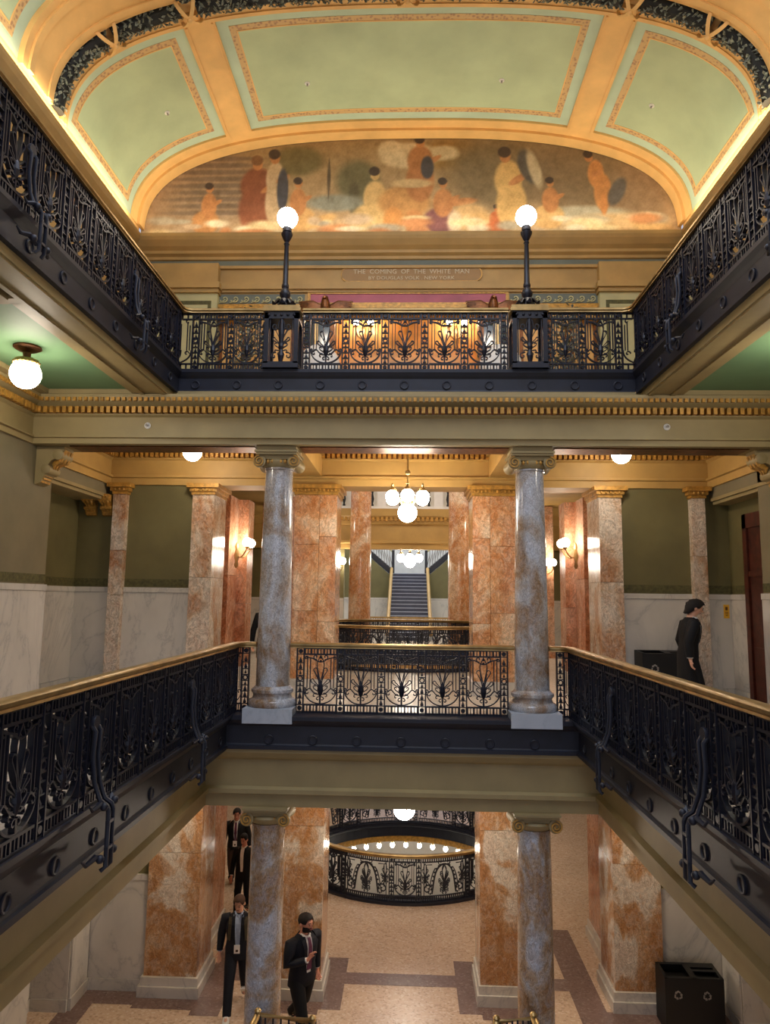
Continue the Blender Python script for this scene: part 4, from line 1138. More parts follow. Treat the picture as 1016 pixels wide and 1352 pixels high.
t = thing('balustrade', 'five panel navy iron balustrade between the two lamp newels of the top gallery', 'balustrade', (0, 10.75, GZ3))
run(t, (-1.575, 0), (1.575, 0), 5); rail(t, [(-1.64, 0), (1.64, 0)]); base_bar(t, [(-1.64, 0), (1.64, 0)])
# lamp newels and lamp standards
for sx, side in ((-1, 'left'), (1, 'right')):
    t = thing('newel_pedestal', 'boxy navy iron newel with brass cap under the %s globe lamp' % side, 'newel', (sx*CX, 10.75, 5.31))
    co = MB()
    for a in (-0.235, 0.235):
        for b in (-0.2, 0.2): co.box(a-.035, a+.035, b-.035, b+.035, 0, 0.90)
    part('corner_post', co, M['iron'], t)
    part('base', MB().box(-0.28, 0.28, -0.25, 0.25, 0, 0.07).box(-.27, .27, -.235, .235, .07, .1), M['iron_dark'], t)
    part('frieze', MB().box(-0.27, 0.27, -0.235, 0.235, 0.80, 0.92), M['iron'], t)
    for k in range(5): part('boss', MB().sphere((-0.2+k*0.1, -0.235, 0.86), 0.025, 8, 6), M['iron'], t, 40)
    fp = MB(); both(fp, [(0.18, 0.1), (0.18, 0.8)], .014, .03); palmette(fp, 0.36, 0.95); both(fp, spiral(.1, .68, .06, .01, -2, 4, 9), .014, .03); both(fp, spiral(.11, .2, .06, .01, 2, -4, 9), .014, .03)
    fp.lathe((0, 0, 0.1), [(.03, 0), (.05, .1), (.03, .2), (.045, .45), (.03, .7)], 8)
    fp.xf(lambda x, y, z: (x, y-0.2, z)); part('scroll_panel', fp, M['iron'], t)
    part('cap', MB().box(-0.30, 0.30, -0.26, 0.26, 0.92, 0.97).box(-.285, .285, -.245, .245, .97, 1.02), M['brass'], t)
    l = thing('lamp_standard', 'tall navy iron lamp standard with a glowing white globe on the %s newel' % side, 'lamp', (sx*CX, 10.75, 6.33))
    part('base', MB().lathe((0, 0, 0), [(0.17, 0), (0.18, 0.03), (0.12, 0.06), (0.09, 0.12), (0.06, 0.18), (0.055, 0.2)], 16), M['iron'], l, 40)
    for k in range(8):
        a = 2*pi*k/8
        part('acanthus_leaf', MB().tube([(0.06*cos(a), 0.06*sin(a), 0.16), (0.14*cos(a), 0.14*sin(a), 0.15), (0.21*cos(a), 0.21*sin(a), 0.06), (0.235*cos(a), 0.235*sin(a), 0.1)], [(.02, .012), (.05, .014), (.045, .014), (.012, .008)], 6), M['iron'], l, 40)
    part('shaft', MB().lathe((0, 0, 0), [(0.055, 0.2), (0.085, 0.25), (0.09, 0.3), (0.07, 0.34), (0.05, 0.38), (0.06, 0.40), (0.06, 0.43), (0.047, 0.46), (0.036, 1.12), (0.048, 1.14), (0.034, 1.17)], 14), M['iron'], l, 40)
    part('cup', MB().lathe((0, 0, 0), [(0.03, 1.17), (0.05, 1.2), (0.09, 1.29), (0.095, 1.32), (0.06, 1.34), (0.075, 1.35), (0.075, 1.42), (0.04, 1.43)], 16), M['iron'], l, 40)
    part('globe', MB().sphere((0, 0, 1.595), 0.168, 24, 16), M['globe'], l, 60)

# ------------------------------------------------------------------ rotunda railings
def bendy(mb, a0, R):
    cx, cy = RC
    return mb.xf(lambda x, y, z: (cx+(R-y)*cos(a0+x/R), cy+(R-y)*sin(a0+x/R), z))
def arch_panel(hw, H=PH, d=0.03):
    mb = MB(); n = max(6, int(hw/0.05))
    for z in (0.012, 0.115, H-0.095, H-0.008): mb.ribbon([(-hw+2*hw*k/10, z) for k in range(11)], 0.022, d)
    for k in range(2*n):
        x = -hw+2*hw*(k+.5)/(2*n)
        mb.box(x-.012, x+.012, -d/2, d/2, .02, .11).box(x-.012, x+.012, -d/2, d/2, H-.09, H-.01)
    ar = [(0.30, .16)]+bez((.30, .16), (.26, .34), (.26, .55), (.17, .70), 6)+bez((.17, .70), (.10, .79), (.05, .80), (0, .80), 4)
    both(mb, ar, .03, d); both(mb, [(x*1.28, z*1.03) for x, z in ar[1:8]], .016, d)
    for k in range(1, 11): mb.sphere((ar[k][0]*1.13, 0, ar[k][1]*1.01), .022, 6, 4); mb.sphere((-ar[k][0]*1.13, 0, ar[k][1]*1.01), .022, 6, 4)
    palmette(mb, .34, .95, d); palmette(mb, .30, .95, d)
    both(mb, spiral(.40, .26, .11, .015, 2.6, -4.6, 14), .022, d); both(mb, spiral(.10, .84, .06, .012, -2.2, 3.6, 9), .016, d)
    both(mb, [(hw-.05, .13), (hw-.05, .84)], .014, d); both(mb, [(hw-.10, .30), (hw-.10, .80), (.30, .80)], .014, d)
    m2 = MB(); palmette(m2, .42, .7, d)
    for s_ in (-1, 1): m3 = MB(); m3.v = [(x+s_*.46, y, z+.06) for x, y, z in m2.v]; m3.f = m2.f; mb.add(m3.v, m3.f)
    both(mb, bez((.28, .2), (.34, .45), (.5, .4), (hw-.06, .62), 7), .016, d)
    return mb
for nm, z0, lb in (('rotunda_railing', F1, 'curved black iron railing with lyre shaped panels around the ground floor round opening'),
                   ('rotunda_railing', 0.0, 'curved dark iron railing with brass handrail around the round opening behind the middle gallery')):
    R = RR+0.10
    t = thing(nm, lb, 'railing', (0, 0, z0+0.06))
    N = 10; per = 2*pi/N; ws = 0.25; wl = (per*R-0.26-2*ws)/2
    for k in range(N):
        a = -pi/2+per*k
        part('panel', bendy(std_panel(ws-0.01), a, R), M['iron_dark'], t)
        part('post', bendy(post_mb(), a-(ws+.065)/R, R), M['iron_dark'], t); part('post', bendy(post_mb(), a+(ws+.065)/R, R), M['iron_dark'], t)
        part('arch_panel', bendy(arch_panel(wl-0.01), a+per/2, R), M['iron_dark'], t)
    hr = MB(); m = 72; P = RAILP; vs = []; fs = []
    for k in range(m):
        a = 2*pi*k/m
        for o, z in P: vs.append((RC[0]+(R+o)*cos(a), RC[1]+(R+o)*sin(a), z))
        for j in range(len(P)):
            j2 = (j+1) % len(P); k2 = (k+1) % m
            fs.append((k*len(P)+j, k2*len(P)+j, k2*len(P)+j2, k*len(P)+j2))
    part('handrail', hr.add(vs, fs), M['brass'], t, 50)
    kb = MB().lathe((RC[0], RC[1], 0), [(RR-.02, -.06), (RR-.02, 0.0), (R+.1, 0.0), (R+.1, -.06)], 72); kb.f = kb.f[:-2]
    part('kerb', kb, M['iron_dark'], t)
for z0 in (F1, 0.0):
    rg = MB().lathe((RC[0], RC[1], 0), [(RR+.05, z0-.34), (RR-.05, z0-.32), (RR-.05, z0-.06), (RR-.09, z0-.02), (RR-.09, z0+.01), (RR+.05, z0+.01)], 72); rg.f = rg.f[:-2]
    trim(rg, M['iron_dark'])
    rg = MB().lathe((RC[0], RC[1], 0), [(RR+.35, z0-.50), (RR-.02, z0-.50), (RR-.02, z0-.34), (RR+.35, z0-.34)], 72); rg.f = rg.f[:-2]
    trim(rg, M['gilt'])
bm_ = MB().sphere((0, 0, 0), 0.068, 12, 8, (1, 1, 1.15)).mesh('bare_bulb', M['bulb'], 60); sm_ = MB().lathe((0, 0, 0.06), [(0.03, 0), (0.035, 0.03), (0.03, 0.06)], 10).mesh('socket', M['brass'], 40)
ORD = ['first', 'second', 'third', 'fourth', 'fifth', 'middle', 'fifth', 'fourth', 'third', 'second', 'first']
for k in range(11):
    a = radians(132-84*k/10)
    o = put('bare_bulb', bm_, None, (RC[0]+(RR+.02)*cos(a), RC[1]+(RR+.02)*sin(a), F1-0.62))
    tag(o, 'bare glowing bulb under the far rotunda rim, ' + (ORD[k]+' of the row' if k == 5 else '%s from the %s pier' % (ORD[k], 'left' if k < 5 else 'right')), 'bulb', 'bare bulbs round the rotunda rim')
    put('socket', sm_, o)

# ------------------------------------------------------------------ lamps
def ceiling_globe(label, x, y, zc, drop, r, mat='globe'):
    t = thing('ceiling_globe', label, 'lamp', (x, y, zc))
    part('canopy', MB().lathe((0, 0, 0), [(0.17, 0), (0.17, -0.02), (0.12, -0.05), (0.05, -0.08), (0.045, -drop+r*1.15), (0.06, -drop+r*1.1)], 18), M['bronze'], t, 40)
    fit = MB().lathe((0, 0, -drop+r*0.78), [(0.10, 0.06), (r*.78, 0.04), (r*.82, 0.0), (r*.7, -0.03)], 20)
    for k in range(16): a = 2*pi*k/16; fit.sphere((r*.8*cos(a), r*.8*sin(a), -drop+r*.8), 0.02, 6, 4)
    part('fitter', fit, M['brass'], t, 40)
    part('globe', MB().sphere((0, 0, -drop), r, 24, 16), M[mat], t, 60)
ceiling_globe('white ceiling globe with bronze stem below the green ceiling at left', -4.78, 8.43, 4.87, 0.36, 0.185)
ceiling_globe('white ceiling globe beneath the right green ceiling, just beyond the photo edge', 4.85, 8.0, 4.87, 0.36, 0.185)
ceiling_globe('white globe peeking under the tan beam left of the left column', -3.77, 12.1, 4.72, 0.43, 0.165)
ceiling_globe('white globe peeking under the tan beam right of the right column', 3.77, 12.1, 4.72, 0.43, 0.165)
ceiling_globe('large white globe hanging over the ground floor in front of the round opening', 0.05, 12.6, -0.52, 1.32, 0.185, 'globe_lobby')
ceiling_globe('ground floor ceiling globe hidden behind the beam at left', -3.77, 12.3, -0.52, 0.34, 0.17, 'globe_lobby')
ceiling_globe('ground floor ceiling globe hidden behind the beam at right', 3.77, 12.3, -0.52, 0.34, 0.17, 'globe_lobby')
for sx in (-1, 1):
    for yy in (17.5, 22.5):
        if yy > 20: ceiling_globe('ceiling globe deep in the %s %s passage behind the piers' % ('left' if sx < 0 else 'right', 'near' if yy < 20 else 'far'), sx*(3.9 if yy < 20 else 3.4), yy, 4.72, 0.36, 0.17)
        ceiling_globe('ground floor passage globe, %s %s' % ('left' if sx < 0 else 'right', 'near the piers' if yy < 20 else 'far end'), sx*3.4, yy, -0.41, 0.36, 0.17, 'globe_lobby')
def chandelier(label, loc, stem, sc=1.0, dz=0.0):
    t = thing('chandelier', label, 'chandelier', loc); t.scale = (sc, sc, sc)
    part('stem', MB().lathe((0, 0, 0), [(0.012, 0.2), (0.03, 0.32), (0.05, 0.38), (0.025, 0.44), (0.014, 0.5), (0.014, 0.66), (0.045, 0.68), (0.05, 0.72), (0.014, 0.76), (0.014, stem-.05), (0.1, stem-.04), (0.1, stem)], 12), M['brass'], t, 40)
    part('hub', MB().lathe((0, 0, 0), [(0.10, 0.12), (0.12, 0.15), (0.10, 0.19), (0.04, 0.24)], 16), M['brass'], t, 40)
    part('globe', MB().sphere((0, 0, 0), 0.165, 24, 16), M['globe'], t, 60)
    for k in range(6):
        a = pi/2+pi/3*k; c, s_ = cos(a), sin(a)
        ar = part('arm', MB().tube([(0.07*c, 0.07*s_, 0.17), (0.15*c, 0.15*s_, 0.20+dz*.5), (0.20*c, 0.20*s_, 0.30+dz), (0.25*c, 0.25*s_, 0.40+dz), (0.30*c, 0.30*s_, 0.42+dz)], [0.018, 0.022, 0.022, 0.018, 0.014], 8)
             .lathe((0.30*c, 0.30*s_, 0.36+dz), [(0.055, 0), (0.05, 0.03), (0.02, 0.06), (0.02, 0.09), (0.028, 0.1), (0.004, 0.14)], 10), M['brass'], t, 40)
        part('arm_globe', MB().sphere((0.30*c, 0.30*s_, 0.26+dz), 0.115, 18, 12), M['globe'], ar, 60)
chandelier('brass chandelier of white globes between the inner piers behind the middle gallery', (0.06, 12.0, 3.22), 4.72-3.22)
chandelier('small distant chandelier of white globes in front of the far staircase', (0.11, 28.0, 3.22), 4.18, 1.38, -0.15)
def sconce(label, loc, rz, n=2, r=0.1):
    """wall lamp; local -y points away from the wall"""
    t = thing('wall_sconce', label, 'lamp', loc, rz)
    part('backplate', MB().lathe((0, 0, 0), [(0.02, -0.26), (0.05, -0.2), (0.03, -0.12), (0.06, 0), (0.03, 0.14), (0.045, 0.2), (0.01, 0.3)], 10), M['brass'], t, 40)
    for k in range(n):
        s_ = (k-(n-1)/2.0)
        x = s_*0.2 if n > 2 else s_*0.32
        ar = part('arm', MB().tube([(0, -0.02, 0), (x*.4, -0.10, -0.03), (x*.8, -0.16, 0.0), (x, -0.22, 0.08), (x, -0.26, 0.16)], 0.016, 8)
            .lathe((x, -0.26, 0.15), [(0.02, 0), (0.055, 0.03), (0.05, 0.05)], 10), M['brass'], t, 40)
        part('globe', MB().sphere((x, -0.26, 0.20+r*.85), r, 18, 12), M['globe'], ar, 60)
sconce('two globe brass sconce glowing on the left passage pier', (-3.63, 15.0, 2.62), radians(90))
sconce('two globe brass sconce glowing on the right passage pier', (3.63, 15.0, 2.68), radians(-90))
sconce('three globe sconce seen head on, on the distant rose pier right of the right column', (4.30, 21.93, 2.62), 0, 3, 0.11)
sconce('two globe sconce on the far wall in the gap left of the round orange column', (-2.45, 25.14, 2.75), 0, 2, 0.13)
sconce('two globe sconce on the far wall in the gap right of the round orange column', (2.55, 25.14, 2.75), 0, 2, 0.13)
for sx, s_ in ((-1, 'left'), (1, 'right')):
    sconce('bright lobby sconce on the %s of the amber panelling behind the top balustrade' % s_, (sx*1.0+0.07, 14.65, 7.36), 0, 2, 0.07)
# ------------------------------------------------------------------ wall consoles, door, notices
def console(label, loc, rz, s=1.0, bm='beam'):
    t = thing('wall_console', label, 'bracket', loc, rz); t.scale = (s, s, s)
    # profile in x (out from wall) and z, thickness in y
    pr = [(0, 0), (0.44, 0), (0.44, -0.07), (0.40, -0.09), (0.36, -0.17), (0.24, -0.22), (0.20, -0.28), (0.22, -0.36), (0.16, -0.44), (0.12, -0.50), (0.09, -0.57), (0, -0.60)]
    part('body', MB().poly(pr, -0.15, 0.15), M[bm], t)
    part('scroll', MB().lathe((0.35, 0, -0.13), [(0.07, -0.17), (0.085, -0.16), (0.085, 0.16), (0.07, 0.17)], 14, 'y').lathe((0.17, 0, -0.36), [(0.06, -0.17), (0.075, -0.16), (0.075, 0.16), (0.06, 0.17)], 14, 'y'), M[bm], t, 40)
    lf = MB()
    for k in range(3): lf.tube([(0.44, (k-1)*.09, -0.05), (0.36, (k-1)*.1, -0.22), (0.26, (k-1)*.08, -0.27), (0.25, (k-1)*.06, -0.35)], [.03, .045, .035, .01], 6)
    for z in (-.45, -.50, -.55): lf.box(0, .15-(-.45-z)*.4, -.12, .12, z-.02, z+.012)
    part('acanthus_leaf', lf, M['gilt'], t, 40)
console('scrolled tan wall console under the left end of the dentilled beam', (-WX+.003, 10.72, 4.045), 0)
console('scrolled tan wall console under the right end of the dentilled beam', (WX-.003, 10.72, 4.045), radians(180))
console('left one of the pair of small gilt consoles under the recess header at left', (-6.06, BY, 3.66), radians(-90), 0.66, 'gilt')
console('right one of the pair of small gilt consoles under the recess header at left', (-5.74, BY, 3.66), radians(-90), 0.66, 'gilt')
d = struct('door_3', MB().box(6.02, 6.08, 11.55, 12.5, 0, 3.05), M['wood'])
part('door_frame', MB().box(5.98, 6.08, 12.42, 12.56, 0, 3.3).box(5.98, 6.08, 11.46, 11.6, 0, 3.3).box(5.98, 6.08, 11.46, 12.56, 3.05, 3.3).box(5.99, 6.06, 11.5, 12.5, 2.2, 2.3), M['wood'], d)
part('door_panel', MB().box(6.0, 6.03, 11.7, 12.35, 0.25, 1.0).box(6.0, 6.03, 11.7, 12.35, 1.15, 2.1), M['wood'], d)
t = thing('notice', 'small yellow notice on the marble wainscot by the dark door', 'sign', (5.955, BY-0.035, 1.59))
part('plate', MB().box(-0.05, 0.05, -0.01, 0.0, -0.125, 0.125), M['yellow'], t)
part('printed_symbol', MB().box(-0.022, 0.022, -0.012, -0.01, 0.02, 0.085).box(-0.03, 0.03, -0.012, -0.01, -0.02, -0.008).box(-0.03, 0.03, -0.012, -0.01, -0.05, -0.038).box(-0.02, 0.02, -0.012, -0.01, -0.08, -0.068), M['bronze'], t)

# ------------------------------------------------------------------ recycling bins
def recycling_bin(label, x, y, z):
    t = thing('recycling_bin', label, 'bin', (x, y, z))
    W, D, H = 0.48, 0.23, 0.86
    part('body', MB().box(-W, W, -D, D, 0, 0.72).add([(-W, -D, .72), (W, -D, .72), (W, D, .72), (-W, D, .72), (-W, -D, H-.03), (W, -D, H-.03), (W, D, H), (-W, D, H)], [(0,1,5,4), (1,2,6,5), (2,3,7,6), (3,0,4,7)]), M['black'], t)
    def top(name, x0, x1, y0, y1, mat):
        def zz(y): return H-.03+.03*(y+D)/(2*D)
        part(name, MB().add([(x0, y0, zz(y0)), (x1, y0, zz(y0)), (x1, y1, zz(y1)), (x0, y1, zz(y1)), (x0, y0, zz(y0)+.012), (x1, y0, zz(y0)+.012), (x1, y1, zz(y1)+.012), (x0, y1, zz(y1)+.012)],
             [(0,3,2,1),(4,5,6,7),(0,1,5,4),(1,2,6,5),(2,3,7,6),(3,0,4,7)]), mat, t)
    top('lid', -W, -W+.05, -D, D, M['black']); top('lid', -.05, .05, -D, D, M['black']); top('lid', W-.05, W, -D, D, M['black'])
    top('lid', -W, W, -D, -D+.05, M['black']); top('lid', -W, W, D-.06, D, M['black'])
    top('lid', .05, W-.05, -.02, .04, M['black']); top('lid', .05, W-.05, .1, D-.06, M['black'])
    part('liner', MB().box(-W+.05, W-.05, -D+.05, D-.06, .5, .52), M['black'], t)
    for xx in (-0.27, 0.20):
        em = MB()
        for k in range(3):
            a = pi/2+2*pi*k/3
            p = [(xx+.05*cos(a-.75), .58+.05*sin(a-.75)), (xx+.062*cos(a), .58+.062*sin(a)), (xx+.05*cos(a+.55), .58+.05*sin(a+.55))]
            m3 = MB().ribbon(p, .024, .006)
            q = (xx+.05*cos(a+.62), .58+.05*sin(a+.62)); tx, tz = -sin(a+.62), cos(a+.62)
            m3.poly([(q[0]+cos(a+.62)*.024, q[1]+sin(a+.62)*.024), (q[0]+tx*.03, q[1]+tz*.03), (q[0]-cos(a+.62)*.024, q[1]-sin(a+.62)*.024)], -.003, .003)
            em.add([(x_, y_-D-.004, z_) for x_, y_, z_ in m3.v], m3.f)
        part('recycling_symbol', em, M['grey'], t)
recycling_bin('black two slot recycling bin on the ground floor beside the right pier', 4.85, 12.80, F1)
recycling_bin('black two slot recycling bin standing behind the man on the middle storey', 4.72, 13.0, 0)

# ------------------------------------------------------------------ lower stair rails at the bottom edge
for sx, pts, lb in ((-1, [(-2.15, 9.2, -4.25), (-1.92, 10.3, -3.93), (-1.16, 10.25, -3.97), (-1.0, 9.4, -4.35)], 'brass capped stair handrail turning in front of the ground floor column at the bottom left'),
                    (1, [(1.15, 9.4, -4.3), (1.33, 10.3, -3.92), (1.83, 10.3, -3.86), (2.1, 9.2, -4.2)], 'brass capped stair handrail just showing at the bottom edge beside the right column')):
    t = thing('stair_handrail', lb, 'railing', (0, 0, 0))
    part('handrail', MB().tube(pts, [(0.055, 0.035)]*4, 10), M['brass'], t, 50)
    for q in pts[1:3]: part('finial', MB().lathe((q[0], q[1], q[2]), [(.04, -.02), (.05, .01), (.035, .03), (.05, .05), (.03, .075), (.002, .085)], 12), M['brass'], t, 40)
    part('newel', MB().box(pts[1][0]-.05, pts[1][0]+.05, pts[1][1]-.05, pts[1][1]+.05, F1, pts[1][2]).box(pts[2][0]-.05, pts[2][0]+.05, pts[2][1]-.05, pts[2][1]+.05, F1, pts[2][2]), M['iron_dark'], t)
    bl = MB(); a, b = Vector(pts[1]), Vector(pts[2])
    for k in range(1, 7): p = a+(b-a)*k/7; bl.box(p.x-.012, p.x+.012, p.y-.012, p.y+.012, F1+.05, p.z)
    bl.box(min(a.x, b.x), max(a.x, b.x), min(a.y, b.y)-.02, max(a.y, b.y)+.02, F1+.05, F1+.08)
    part('baluster_rank', bl, M['iron'], t, kind='stuff')

# ------------------------------------------------------------------ things on the top gallery behind the rail
for sx, x in ((-1, -1.66), (1, 1.80)):
    t = thing('draped_table', 'white draped table behind the top balustrade in front of the %s lobby door' % ('left' if sx < 0 else 'right'), 'table', (x, 12.9, 5.3)); t.scale = (1.12, 1.12, 1.25)
    cl = MB(); n = 40; vs = []; 
    prof = [(0.36, 0.0), (0.355, 0.3), (0.36, 0.70), (0.34, 0.80), (0.25, 0.93), (0.12, 1.0), (0.001, 1.02)]
    for r, z in prof:
        for k in range(n):
            a = 2*pi*k/n; rr = r*(1+0.06*sin(a*10)*(1 if z < .6 else .2)); vs.append((rr*cos(a), rr*sin(a)*.7, z))
    fs = [(i*n+k, i*n+(k+1) % n, (i+1)*n+(k+1) % n, (i+1)*n+k) for i in range(len(prof)-1) for k in range(n)]
    part('cloth', cl.add(vs, fs), M['white'], t, 60)
    part('hem', MB().lathe((0, 0, 0), [(.33, .0), (.34, .02)], 30), M['white'], t)
def potted_tree(label, x, y):
    t = thing('potted_tree', label, 'tree', (x, y, 5.3)); rnd = random.Random(int(x*10)+50)
    part('pot', MB().lathe((0, 0, 0), [(.14, 0), (.19, .28), (.21, .3), (.2, .33), (.17, .31), (.02, .29)], 16), M['iron_dark'], t, 40)
    part('trunk', MB().tube([(0, 0, .28), (.02, 0, .6), (-.02, .02, 1.0), (0, 0, 1.5)], [.03, .026, .02, .008], 8), M['bronze'], t, 50)
    lf = MB()
    for k in range(700):
        z = .45+rnd.random()**1.2*1.35; r = (.34-.14*abs(z-.95))*sqrt(rnd.random()); a = rnd.random()*2*pi
        c = Vector((r*cos(a), r*sin(a), z)); u = Vector((rnd.uniform(-1, 1), rnd.uniform(-1, 1), rnd.uniform(-1, .6))).normalized()*.09; v = u.cross(Vector((rnd.random(), rnd.random(), 1))).normalized()*.028
        lf.add([c, c+u*.5+v, c+u, c+u*.5-v], [(0, 1, 2), (0, 2, 3)])
    part('foliage', lf, M['leaf_dark'], t, kind='stuff')
potted_tree('dark potted tree behind the upper balustrade left of the left lamp newel', -2.95, 12.5)
potted_tree('dark potted tree behind the upper balustrade right of the right lamp newel', 2.95, 12.5)

# ------------------------------------------------------------------ people
def hexmat(name, c, rough=0.75): return paint(name, c, rough, 0.06, 8, 0, 0.3)
SKIN = hexmat('skin_tone', (214, 160, 132), 0.55); SKIN2 = hexmat('skin_tone_ruddy', (204, 142, 118), 0.55)
NAVY = hexmat('navy_suit_cloth', (15, 17, 28)); INK = hexmat('black_suit_cloth', (10, 10, 13)); BROWN = hexmat('dark_brown_trousers', (58, 44, 38))
SHIRTB = hexmat('pale_blue_shirt', (150, 164, 190)); SHIRTW = hexmat('white_shirt', (222, 218, 214)); TIE = hexmat('plum_tie', (92, 44, 66))
HAIRD = hexmat('dark_hair', (26, 20, 18)); HAIRB = hexmat('brown_hair', (66, 44, 32)); SHOED = hexmat('black_shoe', (16, 14, 14), .4); SHOEW = hexmat('white_trainer', (216, 212, 206), .6)
STRAP = hexmat('olive_strap', (70, 62, 46)); LIP = hexmat('lip_tone', (140, 74, 66), .5); EYE = hexmat('dark_eye', (30, 22, 20), .3)
def lerp(a, b, t): return tuple(a[i]+(b[i]-a[i])*t for i in range(len(a)))
def person(label, loc, rz, H, hair, cloth, trouser, shoe, shirt, skin, legs, arms, tie=None, lean=0.0, nod=0.0, turn=0.0, badge=None, beard=False, straps=False, coat=0.80, hairbig=1.0, wide=1.0, nape=0.02):
    """local frame: facing -y, x to the viewer's right; legs/arms as joint lists"""
    t = thing('person', label, 'person', loc, rz); k = H/1.78; t.scale = (k*wide, k*wide, k)
    hip = 0.94
    def L(p):      # torso lean forwards about the hip
        x, y, z = p
        if z > hip: a = lean*(z-hip); return (x, y-a, z)
        return p
    neck, chin = L((0, 0.01, 1.50)), L((0, -0.005, 1.565))
    hb = Vector(L((0, -0.02, 1.60)))
    Rm = Matrix.Rotation(turn, 3, 'Z') @ Matrix.Rotation(nod, 3, 'X')
    def Hd(p): return tuple(hb + Rm @ Vector(p))
    # --- one continuous body: skinned skeleton with limbs, fingers and head
    V, Ed, Rd = [], [], []
    def v(p, r, par=None):
        V.append(tuple(p)); Rd.append(r if isinstance(r, tuple) else (r, r))
        if par is not None: Ed.append((par, len(V)-1))
        return len(V)-1
    root = v((0, 0, hip), (.13, .10)); s1 = v(L((0, 0, 1.15)), (.12, .09), root); s2 = v(L((0, .005, 1.36)), (.14, .10), s1)
    n0 = v(neck, .056, s2); n1 = v(Hd((0, 0.005, -.03)), .058, n0)
    h1 = v(Hd((0, -.015, .03)), (.070, .082), n1); h2 = v(Hd((0, -.005, .10)), (.078, .094), h1); h3 = v(Hd((0, .0, .155)), (.055, .07), h2)
    for pts in legs:
        a = root
        for p, r in zip(pts, (.085, .058, .042)): a = v(p, r, a)
        f = pts[2]; dy = pts[3] if len(pts) > 3 else 0
        v((f[0], f[1]-.12, f[2]-.05), .035, a)
    for (sh, elb, wr, hd) in arms:
        a = v(L(sh), .055, s2); a = v(elb, .042, a); a = v(wr, .028, a)
        dv = (Vector(hd)-Vector(wr)); Lh = dv.normalized(); side = Lh.cross(Vector((0, 1, 0.1)))
        side = side.normalized() if side.length > .1 else Vector((1, 0, 0)); pal = Lh.cross(side).normalized()
        pm = Vector(wr)+Lh*.085; a = v(tuple(Vector(wr)+Lh*.05), (.026, .02), a); a2 = v(tuple(pm), (.036, .018), a)
        for j, (q, ln) in enumerate(((-.028, .062), (-.010, .075), (.009, .070), (.027, .055))):
            b = pm+side*q+Lh*.02; e = b+Lh*ln*.55+pal*.008; e2 = e+Lh*ln*.4+pal*.024
            x = v(tuple(b), .0095, a2); x = v(tuple(e), .009, x); v(tuple(e2), .0075, x)
        x = v(tuple(Vector(wr)+Lh*.045+side*-.034), .011, a); v(tuple(Vector(wr)+Lh*.085+side*-.05+pal*.01), .009, x)
    me = bpy.data.meshes.new('body'); me.from_pydata(V, Ed, [])
    bo = put('body', me, t)
    mod = bo.modifiers.new('skin', 'SKIN'); mod.use_smooth_shade = True; mod.branch_smoothing = 0.3
    sv = me.skin_vertices[0].data
    for q, r in zip(sv, Rd): q.radius = r; q.use_root = False
    sv[0].use_root = True
    sb = bo.modifiers.new('sub', 'SUBSURF'); sb.levels = 1; sb.render_levels = 1
    me.materials.append(skin)
    # --- face
    hm = MB(); hm.add([Hd(p) for p in ((0, -.118, .045), (-.016, -.092, .035), (.016, -.092, .035), (0, -.094, .085))], [(0, 1, 3), (0, 3, 2), (0, 2, 1)])
    part('nose', hm, skin, t)
    for s_ in (-1, 1):
        part('eye', MB().sphere(Hd((s_*.032, -.090, .080)), .0085, 8, 6), EYE, t, 60)
        part('ear', MB().sphere(Hd((s_*.080, .01, .06)), .026, 8, 6, (.45, .8, 1.2)), skin, t, 60)
        part('eyebrow', MB().tube([Hd((s_*.016, -.094, .104)), Hd((s_*.048, -.084, .104))], .0045, 5), hair, t)
    part('mouth', MB().tube([Hd((-.022, -.090, .012)), Hd((0, -.096, .012)), Hd((.022, -.090, .012))], .006, 6), LIP, t)
    hs = MB().sphere((0, 0, 0), 1.0, 18, 12)
    hv = []
    for x, y, z in hs.v:
        if z < 0:
            q = (1-.25*z*z)/sqrt(max(.02, 1-z*z)) if z > -.97 else 1.0
            x, y = x*q, y*q
        xx, yy, zz = x*.086*hairbig, y*.104*hairbig+.010, z*(.098*hairbig if z > 0 else .098*hairbig+.02-nape)+.112
        zmin = .155-max(0.0, min(1.0, (yy+.06)/.13))*(.155-nape)
        if abs(xx) > .06 and -.06 < yy < .02: zmin = min(zmin, .075)
        if zz < zmin: zz = zmin; xx *= .9; yy *= .9
        wob = 1+(.05 if nape > 0 else .09)*sin(31*x+9*z)*cos(23*y)*hairbig
        hv.append(Hd((xx*wob, yy*wob, zz*(1+.02*sin(40*x)*hairbig))))
    hs.v = hv; part('hair', hs, hair, t, 60)
    if beard:
        bd = MB()
        vs = []
        for i in range(9):
            a = -1.35+2.7*i/8
            for zz, rr in ((.045, .088), (.0, .096), (-.035, .085), (-.055, .05)): vs.append(Hd((rr*.86*sin(a), -rr*cos(a), zz if abs(a) > .5 or zz < .02 else .028)))
        fs = [(i*4+j, (i+1)*4+j, (i+1)*4+j+1, i*4+j+1) for i in range(8) for j in range(3)]
        part('beard', bd.add(vs, fs), hair, t, 60)
    # --- clothes
    jk = MB(); n = 24; secs = [(coat, .19, .125, .01), (.95, .185, .125, .0), (1.08, .168, .112, 0), (1.22, .185, .122, 0), (1.36, .205, .122, .005), (1.44, .185, .10, .01), (1.49, .10, .075, .015), (1.52, .07, .066, .012)]
    vs = []
    for z, rx, ry, oy in secs:
        for q in range(n):
            a = 2*pi*q/n; p = L((rx*cos(a), ry*sin(a)+oy, z)); vs.append(p)
    jk.add(vs, [(i*n+q, i*n+(q+1) % n, (i+1)*n+(q+1) % n, (i+1)*n+q) for i in range(len(secs)-1) for q in range(n)])
